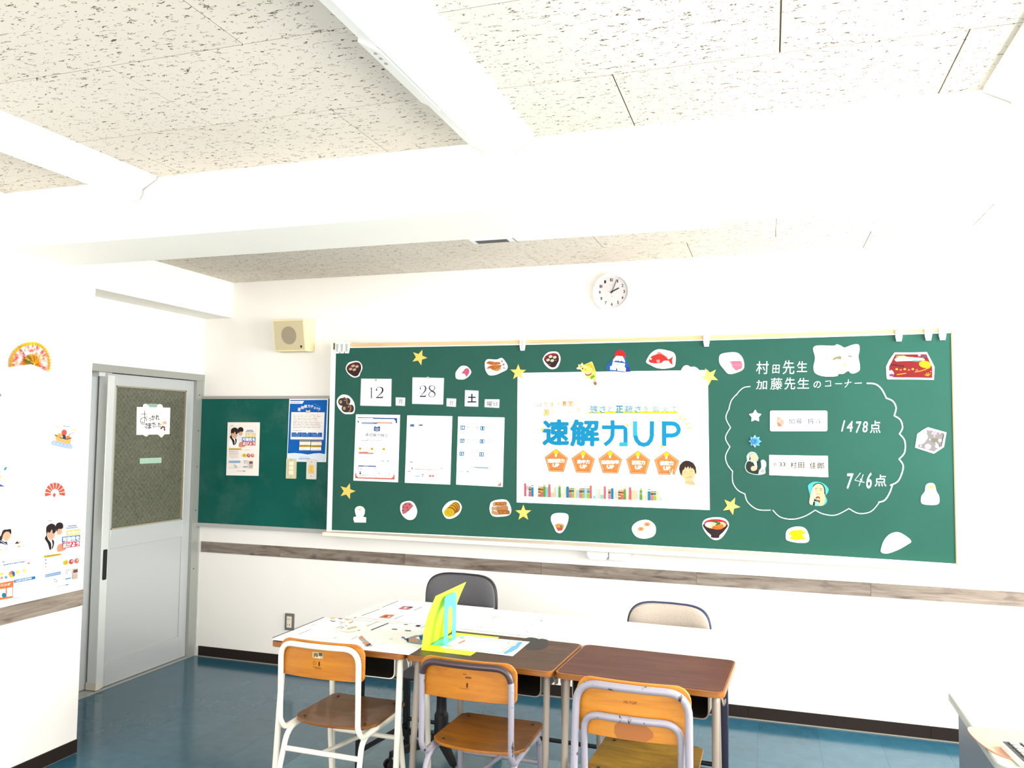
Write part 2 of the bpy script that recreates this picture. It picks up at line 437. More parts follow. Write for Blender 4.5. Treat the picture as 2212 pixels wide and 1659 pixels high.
# ceiling board pieces 455 x 910
struct(B((XL-.2, YR-.1, ZC+.004), (XR+.1, .12, ZC+.06), M_JOINT), 'ceiling'); ceil = bpy.data.objects['ceiling']
cme = {}
def ctile(x0, x1, y0, y1, g=.0022):
    x0 = max(x0, -2.62); x1 = min(x1, XR)
    if x1-x0 < .02 or y1-y0 < .02: return
    w, d = round(x1-x0, 3), round(y1-y0, 3)
    if (w, d) not in cme:
        o = build(B((g, g, 0), (w-g, d-g, .004), M_CEIL), 'ceiling_tile', ceil, smooth=False)
        for v in o.data.vertices: v.co += ORG[ceil]
        cme[(w, d)] = o.data
    else: o = bpy.data.objects.new('ceiling_tile', cme[(w, d)]); COL.objects.link(o); o.parent = ceil
    o.location = V((x0, y0, ZC))-ORG[ceil]
ys = [-2.08, -2.499]
while ys[-1] > YR+.1: ys.append(ys[-1]-.455)
for r in range(len(ys)-1):
    for k in range(-3, 6):
        x0 = -1.0443+.91*k+(.455 if r % 2 else 0); ctile(x0, x0+.91, ys[r+1], ys[r])
ys = [0, -.384, -.839, -1.294, -1.749]
for r in range(4):
    for k in range(-2, 7):
        x0 = -1.9496+.91*k+(.455 if r % 2 else 0); ctile(x0, x0+.91, ys[r+1], ys[r])

# walls
wf = MB().box((XL-.2, 0, 0), (XR+.1, .12, ZC+.05), M_WALL); struct(wf, 'wall_front')
wl = MB()
wl.box((XC, -1.578, 0), (XL-.2, YR, ZC+.05), M_WALL)                        # thick wall pier with the posters
wl.box((XL, 0, 1.944), (XL-.2, -1.578, ZC+.05), M_WALL)                     # above the sliding doors
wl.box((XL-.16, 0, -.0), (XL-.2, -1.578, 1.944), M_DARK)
struct(wl, 'wall_left')
# right wall with two windows, rear wall with a window band
def wall_open(name, ax, val, th, a0, a1, holes, z0, z1):
    m = MB(); edges = [a0]
    for (h0, h1) in holes: edges += [h0, h1]
    edges.append(a1)
    def bb(p, q, lo, hi):
        if ax == 0: m.box((val, p, lo), (val+th, q, hi), M_WALL)
        else: m.box((p, val, lo), (q, val+th, hi), M_WALL)
    for i in range(0, len(edges), 2): bb(edges[i], edges[i+1], 0, ZC+.05)
    for (h0, h1) in holes: bb(h0, h1, 0, z0); bb(h0, h1, z1, ZC+.05)
    struct(m, name)
wall_open('wall_right', 0, XR, .12, YR, .0, [(-6.3, -4.1), (-3.4, -.35)], .85, 2.4)
wall_open('wall_rear', 1, YR, -.12, XL-.2, XR, [(-1.9, 2.5)], .85, 2.4)
def window(name, ax, val, p0, p1, z0, z1, n):
    fr = MB(); w = .04
    def bb(mb, a, b, lo, hi, d0, d1, m):
        if ax == 0: mb.box((val+d0, a, lo), (val+d1, b, hi), m)
        else: mb.box((a, val-d0, lo), (b, val-d1, hi), m)
    bb(fr, p0, p1, z0, z0+w, .02, .08, M_ALU); bb(fr, p0, p1, z1-w, z1, .02, .08, M_ALU)
    for i in range(n+1):
        c = p0+(p1-p0)*i/n; bb(fr, c-w/2, c+w/2, z0, z1, .02, .08, M_ALU)
    root = struct(fr, name)
for i in range(1):
    window('window_1', 0, XR, -3.4, -.35, .85, 2.4, 4); window('window_2', 0, XR, -6.3, -4.1, .85, 2.4, 3); window('window_3', 1, YR, -1.9, 2.5, .85, 2.4, 5)

# beams
struct(B((XL-.1, -2.092, 2.342), (XR, -1.7206, ZC+.02), M_BEAM), 'ceiling_beam')
struct(B((XL-.05, -1.7206, 2.341), (-2.383, 0, ZC+.02), M_BEAM), 'ceiling_beam')

# skirting and the weathered wood strips
def seg_trim(name, kind, pts, fn, z0, z1, d, m, piece):
    root = struct(fn(pts[0], pts[-1], z0+.004, z1-.004, d*.5, m), name)
    for a, b in zip(pts, pts[1:]): build(fn(a+.0008, b-.0008, z0, z1, d, m), piece, root)
fy = lambda a, b, z0, z1, d, m: B((a, -d, z0), (b, 0, z1), m)
fx = lambda a, b, z0, z1, d, m: B((XC, a, z0), (XC+d, b, z1), m)
seg_trim('trim_1', '', [-2.575, -1.939, -1.02, -.118, .796, 1.704, 2.614, XR], fy, .711, .783, .006, M_PLANK, 'plank')
seg_trim('trim_2', '', [YR, -5.6, -4.7, -3.8, -2.9, -2.07, -1.579], fx, .702, .778, .006, M_PLANK, 'plank')
seg_trim('baseboard_front', '', [-2.57, -1.66, -.75, .16, 1.07, 1.98, 2.89, XR], fy, .004, .069, .007, M_BASE, 'skirting_strip')
seg_trim('baseboard_left', '', [YR, -5.2, -4.3, -3.4, -2.5, -1.579], fx, .004, .066, .007, M_BASE, 'skirting_strip')
struct(B((-2.57, -.009, 0), (XR, -.007, .006), mat('skirting seal', (142, 136, 122), .7)), 'trim_3')

# ------------------------------------------------------------------ sliding doors
xf = -2.605
d1 = MB()                                                                   # frame: head and right jamb
d1.box((xf-.14, 0, 1.90), (xf+.012, -1.578, 1.944), M_DOORF); d1.box((xf-.14, -.0, 0), (xf+.006, -.075, 1.905), M_DOORF)
d1.box((xf-.14, -.004, .0), (xf+.016, -.0, 1.944), M_ALU2); d1.box((xf-.14, 0, 0), (xf+.002, -1.578, .008), M_ALU)
fr = struct(d1, 'door_frame'); tag(fr, kind='structure')
jl = MB()
for z in (.6, 1.0, 1.3, 1.55, 1.8): jl.lathe([(0, .0), (.004, .0), (.004, .002), (0, .002)], (xf+.006, -.045, z), M_DARK, 8, 'x')
build(jl, 'screw', fr)
def door(name, xo, y0, y1, gy0, gy1, handle):
    """leaf between y0 (near camera) and y1 with glass gy0..gy1, front face at xo"""
    t = .034; L = MB(); zt = 1.896
    L.box((xo-t, y0, .012), (xo, gy0, zt), M_DOOR); L.box((xo-t, gy1, .012), (xo, y1, zt), M_DOOR)
    L.box((xo-t, gy0, 1.825), (xo, gy1, zt), M_DOOR); L.box((xo-t, gy0, .83), (xo, gy1, .945), M_DOOR)
    L.box((xo-t, gy0, .012), (xo, gy1, .16), M_DOOR)
    r = struct(L, name, bevel=.002)
    build(B((xo-t+.004, gy0, .16), (xo-.009, gy1, .83), M_DOOR), 'door_panel', r)
    build(B((xo-t+.008, gy0, .945), (xo-.014, gy1, 1.825), M_GLASS), 'glass_pane', r, smooth=False)
    bd = MB()
    for a, b in (((xo-.014, gy0, .945), (xo-.002, gy0+.008, 1.825)), ((xo-.014, gy1-.008, .945), (xo-.002, gy1, 1.825)), ((xo-.014, gy0, .945), (xo-.002, gy1, .953)), ((xo-.014, gy0, 1.817), (xo-.002, gy1, 1.825))): bd.box(a, b, mat('glazing bead', (150, 142, 118), .5))
    build(bd, 'glazing_bead', r)
    if handle:
        s = MB().box((xo-t-.02, y0-.004, .014), (xo+.014, y0+.052, 1.885), M_ALU2); build(s, 'door_stile', r, bevel=.003)
        s = MB().box((xo-t-.03, y0-.05, 1.875), (xo-.01, y0+.05, 1.9), M_ALU2); build(s, 'top_guide', r)
        s = MB().box((xo-t-.025, y0-.006, .012), (xo+.016, y0+.03, .055), mat('worn door foot', (206, 200, 186), .6)); build(s, 'bottom_guide', r)
        hp = MB().prism(rrect(y0+.012, .655, y0+.042, .835, .006), YZ, xo+.0145, xo+.0165, M_BLACK); h = build(hp, 'door_handle', r)
        build(MB().prism(rrect(y0+.017, .665, y0+.037, .825, .004), YZ, xo+.0160, xo+.0168, mat('handle recess', (10, 10, 12), .7)), 'handle_recess', r)
    return r
door('door_1', -2.622, -.850, -.075, -.772, -.145, True)
door('door_2', -2.690, -1.575, -.80, -1.50, -.90, False)

# ================================================================== FIXTURES ON WALLS AND CEILING
# side blackboard (left) and curved main blackboard
sb = empty('side_blackboard', (-2.07, -.01, .905), 0, 'smaller teal-green blackboard fixed between the door and the main chalkboard', 'blackboard')
def at(mb, name, root, **k):
    off = root.location; mb.v = [v-off for v in mb.v]; return build(mb, name, root, **k)
at(B((-2.606, -.018, .912), (-1.5315, -.001, 1.776), M_BOARD2), 'writing_surface', sb, smooth=False)
at(B((-2.618, -.026, 1.773), (-1.5315, -.001, 1.792), mat('grey board trim', (168, 164, 158), .5, .2)), 'top_trim', sb)
at(B((-2.611, -.023, .905), (-2.604, -.001, 1.776), M_ALU2), 'side_trim', sb)
at(B((-2.618, -.034, .888), (-1.5315, -.001, .914), mat('grey board ledge', (176, 176, 174), .5, .2)), 'bottom_ledge', sb)

bb = empty('chalkboard', (.296, -.02, .9), 0, 'long curved green chalkboard covering most of the front wall, hung with cut-outs', 'blackboard')
def curved(x0, x1, z0, z1, d0, d1, m, n=48):
    """solid following the board's curve, from depth d0 to d1 in front of it"""
    mb = MB(); vs_ = []
    for i in range(n+1):
        x = x0+(x1-x0)*i/n; y = yb(x)
        vs_ += [(x, y-d1, z0), (x, y-d1, z1), (x, y-d0, z1), (x, y-d0, z0)]
    fs = []
    for i in range(n):
        a, b = 4*i, 4*i+4
        for j in range(4): fs.append((a+j, a+(j+1) % 4, b+(j+1) % 4, b+j))
    fs += [(3, 2, 1, 0), (4*n, 4*n+1, 4*n+2, 4*n+3)]
    mb.add(vs_, fs, m); return mb
M_RAIL = wood_mat('tan board rail', ((184, 148, 106), (202, 168, 124), (216, 186, 146)), .5, (2, 40, 40))
at(curved(-1.497, 2.092, .92, 2.102, -.012, 0, M_BOARD), 'writing_surface', bb)
at(curved(-1.512, 2.098, 2.106, 2.128, -.015, .004, M_RAIL), 'top_rail', bb)
at(curved(-1.497, 2.092, 2.1, 2.107, -.01, .003, M_WPL), 'white_bead', bb)
at(curved(-1.497, 2.092, .916, .922, -.01, .003, M_WPL), 'white_bead', bb)
at(B((-1.531, -.104, .915), (-1.496, -.001, 2.134), M_WPL), 'side_frame', bb)
at(B((2.092, -.104, .915), (2.098, -.001, 2.125), mat('olive edge', (120, 108, 66), .6)), 'side_frame', bb)
at(B((-1.513, -.106, 2.09), (-1.5, -.1, 2.133), mat('brass corner', (104, 86, 46), .5)), 'corner_cap', bb)
M_TRAY = mat('pale peach tray', (236, 220, 204), .5)
tr = MB(); tr.box((-1.5305, -.16, .889), (2.13, -.001, .9145), M_TRAY)
tray = at(tr, 'chalk_tray', bb, bevel=.003)

# fittings on the wall
spk = empty('wall_speaker', (-1.83, -.07, 2.08), 0, 'cream wedge-shaped loudspeaker box with round grille on the wall', 'speaker')
M_CREAM = mat('cream painted wood', (226, 214, 170), .55)
q = [(-.002, 2.304), (-.145, 2.294), (-.107, 2.085), (-.002, 2.088)]
sx0, sx1 = -1.955, -1.716
m = MB(); m.prism(q, lambda y, z, h: V((h, y, z)), sx0, sx1, M_CREAM); at(m, 'cabinet', spk, bevel=.003)
fd = (V((0, -.107, 2.085))-V((0, -.145, 2.294))).normalized(); fn = V((0, -fd.z, fd.y))*-1
fn = V((0, -1, 0)) - fd*V((0, -1, 0)).dot(fd); fn.normalize()
def face_pt(u, v, h): return V((sx0+(sx1-sx0)*u, 0, 0))+V((0, -.145, 2.294))+fd*(.2124*v)+fn*h
M_GR = mat('speaker cloth', (196, 182, 148), .8)
m = MB(); m.prism([(.035, .045), (.965, .045), (.965, .955), (.035, .955)], face_pt, -.001, .0015, M_GR); at(m, 'front_panel', spk)
m = MB(); m.prism([(.5+.235*math.cos(a*PI/16), .5+.335*.84*math.sin(a*PI/16)) for a in range(32)], face_pt, 0, .003, mat('speaker grille', (150, 138, 116), .7)); at(m, 'grille', spk)
m = MB(); m.prism([(.84, .82), (.89, .82), (.89, .89), (.84, .89)], face_pt, 0, .003, M_BLACK); at(m, 'badge', spk)

clk = empty('wall_clock', (.311, 0, 2.404), 0, 'round white wall clock showing just after two above the chalkboard', 'clock')
m = MB().lathe([(.0, .0), (.11, 0), (.119, .012), (.119, .034), (.110, .042), (.098, .044), (.0945, .036), (.0945, .030)], (0, 0, 0), M_WPL, 48, 'y'); build(m, 'case', clk)
M_DIAL = mat('clock dial', (188, 184, 184), .6, spec=.2)
dial = build(MB().lathe([(.0, .030), (.096, .030), (.096, .034), (0, .034)], (0, 0, 0), M_DIAL, 40, 'y'), 'dial', clk)
for k in range(1, 13):
    m = MB(); a = math.radians(30*k); s_ = str(k); cx, cz = .073*math.sin(a), .073*math.cos(a)-.001
    x = cx-.0052*len(s_)
    for c in s_:
        vs_, fs, (x0, x1, z0, z1) = glyph(c); wd_ = .0042 if c == '1' else .0094
        for q in range(5):
            dx, dz = (0, .0006, -.0006, 0, 0)[q], (0, 0, 0, .0006, -.0006)[q]
            m.add([(x+dx+(p[0]-x0)/(x1-x0)*wd_, -.0343-.00004*q, cz+dz-.0085+(p[1]-z0)/(z1-z0)*.017) for p in vs_], fs, mat('numeral ink', (26, 24, 24), .8, spec=.1))
        x += wd_+.0022
    build(m, 'numeral', dial, smooth=False)
m = MB()
for k in range(12):
    a = math.radians(30*k); m.lathe([(0, 0), (.0012, 0), (.0012, .0004), (0, .0004)], (.088*math.sin(a), -.0345, .088*math.cos(a)), ink((70, 66, 66)), 6, 'y')
m.box((-.012, -.0345, .041), (.012, -.0348, .0436), ink((170, 164, 164))); m.box((-.003, -.0345, -.028), (.003, -.0348, -.025), ink((120, 110, 110))); m.box((-.009, -.0345, -.039), (.009, -.0348, -.037), ink((200, 190, 190)))
tag(build(m, 'minute_marks', dial, smooth=False), kind='stuff')
def hand(deg, L, w, d, tail=.01):
    a = math.radians(deg); u = V((math.sin(a), 0, math.cos(a))); q_ = V((u.z, 0, -u.x)); m = MB()
    p = [-u*tail+q_*w/2, u*L+q_*w/2, u*L-q_*w/2, -u*tail-q_*w/2]; m.add([V((v.x, -d, v.z)) for v in p]+[V((v.x, -d-.001, v.z)) for v in p], [(0, 1, 2, 3), (4, 7, 6, 5), (0, 4, 5, 1), (1, 5, 6, 2), (2, 6, 7, 3), (3, 7, 4, 0)], M_BLACK); return m
build(hand(63, .047, .0062, .036), 'hour_hand', clk); build(hand(22.5, .078, .0034, .038), 'minute_hand', clk)
build(MB().lathe([(0, .034), (.005, .034), (.005, .041), (0, .041)], (0, 0, 0), M_BLACK, 14, 'y'), 'hub', clk)

def outlet(label, name, x0, x1, z0, z1, y, plate, face, n):
    e = empty(name, ((x0+x1)/2, -y, (z0+z1)/2), 0, label, 'switch' if 'switch' in name else 'socket')
    w, h = (x1-x0)/2, (z1-z0)/2
    build(MB().prism(rrect(-w, -h, w, h, .004), lambda a, b, c: V((a, -c, b)), 0, .007, plate), 'plate', e, bevel=.001); return e
M_GREYP = mat('grey metal plate', (128, 126, 124), .4, .4); M_IV = mat('ivory socket', (232, 224, 200), .45)
e = outlet('grey metal plate with two ivory power sockets, low on the white front wall', 'power_socket', -1.887, -1.817, .235, .345, 0, M_GREYP, None, 2)
build(MB().box((-.017, -.012, -.036), (.017, -.006, .036), M_IV), 'socket_face', e)
m = MB()
for zz in (.018, -.018):
    for xx in (-.007, .007): m.box((xx-.0014, -.0125, zz-.006), (xx+.0014, -.0118, zz+.006), M_BLACK)
build(m, 'socket_slots', e)
M_PLATE2 = mat('cream switch plate', (206, 196, 160), .5)
e = outlet('cream plate with three rocker switches below the blue notice, left of the two', 'light_switch', -1.897, -1.82, 1.238, 1.372, .0185, M_PLATE2, None, 3)
for zz in (.034, .004, -.026): build(MB().box((-.0165, -.011, zz-.0135), (.0165, -.006, zz+.0135), mat('ivory rocker', (232, 226, 196), .4)), 'rocker', e, bevel=.0015)
m = MB(); m.lathe([(0, .007), (.003, .007), (.003, .0085), (0, .0085)], (0, 0, .057), M_GREYP, 10, 'y'); m.lathe([(0, .007), (.003, .007), (.003, .0085), (0, .0085)], (0, 0, -.057), M_GREYP, 10, 'y'); build(m, 'screw', e)
e = outlet('grey-white wall plate with a square orange push button, right of the rocker switches', 'push_button_switch', -1.741, -1.665, 1.238, 1.372, .0185, mat('pale plate', (214, 210, 202), .45), None, 1)
bt = build(MB().box((-.018, -.011, -.028), (.018, -.006, .028), mat('orange button', (232, 186, 92), .4)), 'button', e, bevel=.002)
m = MB()
for dx, dz in ((.0, .014), (.004, .004), (-.003, -.006), (.004, -.016)): m.box((dx-.004, -.0118, dz), (dx+.003, -.0112, dz+.002), M_GREYP)
build(m, 'button_mark', bt)
m = MB(); m.lathe([(0, .007), (.003, .007), (.003, .0085), (0, .0085)], (0, 0, .046), M_GREYP, 10, 'y'); m.lathe([(0, .007), (.003, .007), (.003, .0085), (0, .0085)], (0, 0, -.046), M_GREYP, 10, 'y'); build(m, 'screw', e)

m = MB(); m.prism([(.172, .884), (.298, .884), (.298, .848), (.282, .828), (.195, .828), (.172, .848)], lambda x, z, h: V((x, -h, z)), 0, .055, M_WPL)
tag(build(m, 'wall_box', bevel=.003), 'white plastic box with clipped corners under the chalk tray, left of the pair', 'box')
tag(build(B((.302, -.058, .828), (.43, 0, .884), M_WPL), 'wall_box', bevel=.003), 'plain square-cornered white box under the chalk tray, right of the pair', 'box')

# blackboard light housing behind the main beam, with a hanging cord
e = empty('lamp_housing', (.53, -1.70, 2.33), 0, 'long white housing with a dark slot hanging behind the ceiling beam', 'housing')
at(B((.045, -1.7206, 2.336), (1.03, -1.66, 2.41), M_WPL), 'housing_body', e, bevel=.002)
at(B((.068, -1.705, 2.3335), (.2, -1.668, 2.338), mat('dark slot', (30, 34, 44), .4)), 'dark_slot', e); at(B((.228, -1.72, 2.3345), (.232, -1.66, 2.40), M_GREYP), 'joint', e)
tag(build(MB().tube([(1.225, -1.716, 2.345), (1.225, -1.716, 2.281)], .0013, mat('grey cord', (150, 150, 150), .6), 6), 'pull_cord'), 'thin grey cord hanging from the back of the ceiling beam', 'cord')

# ceiling lamps
M_LAMP = mat('lamp diffuser', (255, 255, 250), .5, emit=2.2)
def ceiling_lamp(x, y1, label):
    e = empty('ceiling_lamp', (x, y1-.6, ZC), 0, label, 'lamp', 'fluorescent lamps on the ceiling'); L = .63
    sec = [(-.118, .0), (-.118, -.012), (-.045, -.052), (.045, -.052), (.118, -.012), (.118, 0)]
    build(MB().prism(sec, lambda a, b, h: V((a, h, b)), -L, L, M_WHITE), 'lamp_body', e)
    a = [(.038*math.cos(PI+PI*k/10), -.052+.036*math.sin(PI+PI*k/10)) for k in range(11)]
    build(MB().prism(a, lambda p, q_, h: V((p, h, q_)), -L+.02, L-.02, M_LAMP), 'diffuser', e)
    for s_ in (-1, 1): build(MB().prism([(-.046, -.05), (.046, -.05), (.046, -.07), (.03, -.092), (-.03, -.092), (-.046, -.07)], lambda p, q_, h: V((p, h, q_)), s_*(L-.02), s_*(L+.004), M_WPL), 'end_cap', e)
    return e
ceiling_lamp(-1.29, -2.135, 'leftmost of the three long white ceiling lamps')
l2 = ceiling_lamp(.31, -2.135, 'middle one of the three long white ceiling lamps, with grey dots on its side')
ceiling_lamp(1.92, -2.135, 'rightmost of the three long white ceiling lamps, at the right edge')
pl = MB().prism([(-.119, -.004), (-.123, -.018), (-.06, -.054), (-.055, -.05)], lambda a, b, h: V((a, h, b)), -.18, .22, M_WPL)
pp = build(pl, 'side_plate', l2)
m = MB()
for k in range(3): m.lathe([(0, 0), (.006, 0), (.006, .003), (0, .003)], (-.085, -.15+.03*k, -.042), mat('grey dot', (170, 170, 168), .5), 12, 'z')
build(m, 'grey_dot', pp)

# ================================================================== FURNITURE
def student_desk(loc, rz, label, top, tube, w=.598, d=.42, hook=True):
    e = empty('student_desk', (loc[0], loc[1], 0), rz, label, 'desk', 'student desks in the front row')
    z = .70; r = rrect(-w/2, -d/2, w/2, d/2, .028)
    build(MB().prism(r, XY, z-.021, z-.0012, M_EDGE), 'desk_edge', e, bevel=.004, seg=3)
    r2 = rrect(-w/2+.006, -d/2+.008, w/2-.006, d/2-.006, .024); build(MB().prism(r2, XY, z-.0015, z, top), 'desk_top', e)
    # metal book tray, open to the front
    tx = w/2-.055; ty0, ty1 = -d/2+.045, d/2-.03; zt, zb, rr = z-.022, z-.112, .026
    prof = [(-tx, zt)] + [(p[0], p[2]) for p in fillet([(-tx, 0, zt), (-tx, 0, zb), (tx, 0, zb), (tx, 0, zt)], rr, 6)] + [(tx, zt)]
    m = MB(); k = len(prof); vs_ = [(p[0], ty, p[1]) for ty in (ty0, ty1) for p in prof]
    ins = [(p[0]*(1-.0035/tx), p[1]+(.0035 if p[1] < zt-.01 else 0)) for p in prof]; vs2 = [(p[0], ty, p[1]) for ty in (ty0, ty1-.003) for p in ins]
    m.add(vs_+vs2, [(i, i+1, k+i+1, k+i) for i in range(k-1)], tube)
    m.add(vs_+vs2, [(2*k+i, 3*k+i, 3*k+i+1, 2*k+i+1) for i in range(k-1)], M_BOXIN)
    m.add(vs_+vs2, [(i, 2*k+i, 2*k+i+1, i+1) for i in range(k-1)], tube)
    m.box((-tx, ty1-.004, zb+.002), (tx, ty1, zt), tube); build(m, 'book_tray', e)
    m = MB().tube([(p[0], ty0, p[1]) for p in prof], .0042, tube, 8); build(m, 'tray_rim', e)
    # tube legs
    for sx in (-1, 1):
        for (yt, ybm) in ((d/2-.045, d/2-.0), (-d/2+.05, -d/2+.005)):
            x = sx*(w/2-.034-(.035 if yt > 0 else 0))
            lg = build(MB().tube(fillet([(x, yt*.7, z-.026), (x, yt, z-.03), (x+sx*.006, ybm, .012)], .03, 5), .0125, tube, 12), 'leg', e)
            build(MB().lathe([(0, 0), (.0155, 0), (.0155, .022), (.013, .026), (0, .026)], (x+sx*.006, ybm, 0), M_BLACK, 14), 'foot_cap', lg)
        m = MB().tube([(sx*(w/2-.03), -d/2+.012, .034), (sx*(w/2-.064), d/2-.004, .034)], .0095, tube, 10); build(m, 'side_rail', e)
        if hook:
            hk = [(x+sx*.012, -.13, z-.03), (x+sx*.02, -.13, z-.055), (x+sx*.024, -.135, z-.066), (x+sx*.028, -.14, z-.058), (x+sx*.029, -.142, z-.044)]
            build(MB().tube(smooth_line3(hk), .0024, tube, 7), 'hook', e)
            hk = [(p[0], p[1]+.022, p[2]-.003) for p in hk]; build(MB().tube(smooth_line3(hk), .0024, tube, 7), 'hook', e)
    build(MB().tube([(-w/2+.066, d/2-.002, .034), (w/2-.066, d/2-.002, .034)], .0095, tube, 10), 'cross_rail', e)
    return e
def smooth_line3(pts, n=4):
    P = [V(p) for p in pts]; out = []
    for i in range(len(P)-1):
        a, b, c, d = P[max(i-1, 0)], P[i], P[i+1], P[min(i+2, len(P)-1)]
        for j in range(n):
            t = j/n; out.append(.5*((2*b)+(c-a)*t+(2*a-5*b+4*c-d)*t*t+(3*b-a-3*c+d)*t**3))
    out.append(P[-1]); return out
student_desk((-.460, -1.622), math.radians(0), 'student desk with ivory legs under the printed paper sheets, leftmost of three', M_TOP, M_IVORY)
dk2 = student_desk((.150, -1.628), math.radians(-2.5), 'student desk holding the lime green card and blue bookend, middle of three', M_TOP2, M_TUBE2)
student_desk((.757, -1.655), math.radians(-3.2), 'bare student desk with red-brown top and orange edge, rightmost of three', M_TOP, M_TUBE2)

_s = Sheet(S_desk, (0, 0, 1), .0002); _s.t = -.0004
for _p in ([(1128, 1384), (1142, 1377), (1160, 1379), (1176, 1386), (1186, 1392), (1172, 1402), (1150, 1404), (1138, 1396)], [(1166, 1380), (1184, 1383), (1176, 1392)], [(1132, 1392), (1140, 1404), (1150, 1400)]): _s.poly(_p, (34, 26, 24), True)
_mi = dk2.matrix_basis.inverted(); _mi = Matrix.Rotation(-math.radians(-2.5), 4, 'Z') @ Matrix.Translation((-.150, 1.628, 0)); _s.pic.v = [_mi @ v for v in _s.pic.v]; _o = build(_s.pic, 'dark_stain', dk2, smooth=False)
_o.data.materials[0] = mat('dark worn stain', (34, 27, 24), .55)
def plank_curve(w, z0, z1, th, y, bow, m, rt, rb, n=18, nz=6):
    """thin curved plywood back rest, rounded corners"""
    out = rrect(-w/2, z0, w/2, z1, rt, 6); mb = MB()
    f = lambda x, z, h: V((x, y-bow*(1-(2*x/w)**2)+h, z))
    vs_ = []; fs = []
    cols = [-w/2+w*i/n for i in range(n+1)]
    def span(x):
        a = abs(x); zt, zb = z1, z0
        if a > w/2-rt: zt = z1-rt+math.sqrt(max(rt**2-(a-(w/2-rt))**2, 0))
        if a > w/2-rb: zb = z0+rb-math.sqrt(max(rb**2-(a-(w/2-rb))**2, 0))
        return zb, zt
    xs = sorted(set(cols+[s*(w/2-rt*(1-math.cos(k*PI/12))) for k in range(1, 7) for s in (-1, 1)]))
    for x in xs:
        zb, zt = span(x); vs_ += [f(x, zb, 0), f(x, zt, 0), f(x, zt, th), f(x, zb, th)]
    for i in range(len(xs)-1):
        a, b = 4*i, 4*i+4
        for j in range(4): fs.append((a+j, a+(j+1) % 4, b+(j+1) % 4, b+j))
    fs += [(3, 2, 1, 0), tuple(4*(len(xs)-1)+j for j in range(4))]
    mb.add(vs_, fs, m); return mb
def seat_mesh(w0, w1, y0, y1, z, th, m, bow=.035):
    """seat: straight front edge (y1), rounded rear edge (y0), slightly dished"""
    pts = [(w1/2-.02, y1), (-w1/2+.02, y1), (-w1/2, y1-.02), (-w0/2, y0+.06), (-w0/2+.02, y0+.03)]
    pts += [(-w0/2+.05+(w0-.1)*k/8, y0+.012-bow*math.sin(PI*(k+.5)/9)*.75) for k in range(9)]
    pts += [(w0/2-.02, y0+.03), (w0/2, y0+.06), (w1/2, y1-.02)]
    mb = MB(); c = ((0, (y0+y1)/2))
    rings = [(1, -th), (1, 0)] + [(1-.09*k, 0) for k in range(1, 11)]
    vs_ = []; n = len(pts)
    for s, zz in rings:
        for p in pts:
            x, y = c[0]+(p[0]-c[0])*s, c[1]+(p[1]-c[1])*s
            dish = -.009*max(0, 1-(x/(w0*.5))**2)*(1-((y-c[1])/((y1-y0)*.55))**2) if zz == 0 else -.009*max(0, 1-(x/(w0*.5))**2)*(1-((y-c[1])/((y1-y0)*.55))**2)
            vs_.append((x, y, z+zz+dish))
    fs = [(i*n+j, i*n+(j+1) % n, (i+1)*n+(j+1) % n, (i+1)*n+j) for i in range(len(rings)-1) for j in range(n)]
    fs.append(tuple(range((len(rings)-1)*n, len(rings)*n))); fs.append(tuple(range(n))[::-1]); mb.add(vs_, fs, m); return mb
def screws(e, pts, z, m=None):
    for p in pts: build(MB().lathe([(0, 0), (.0065, 0), (.005, .002), (0, .0025)], (p[0], p[1], z), m or mat('dark rivet', (44, 38, 34), .5, .4), 12), 'rivet', e)
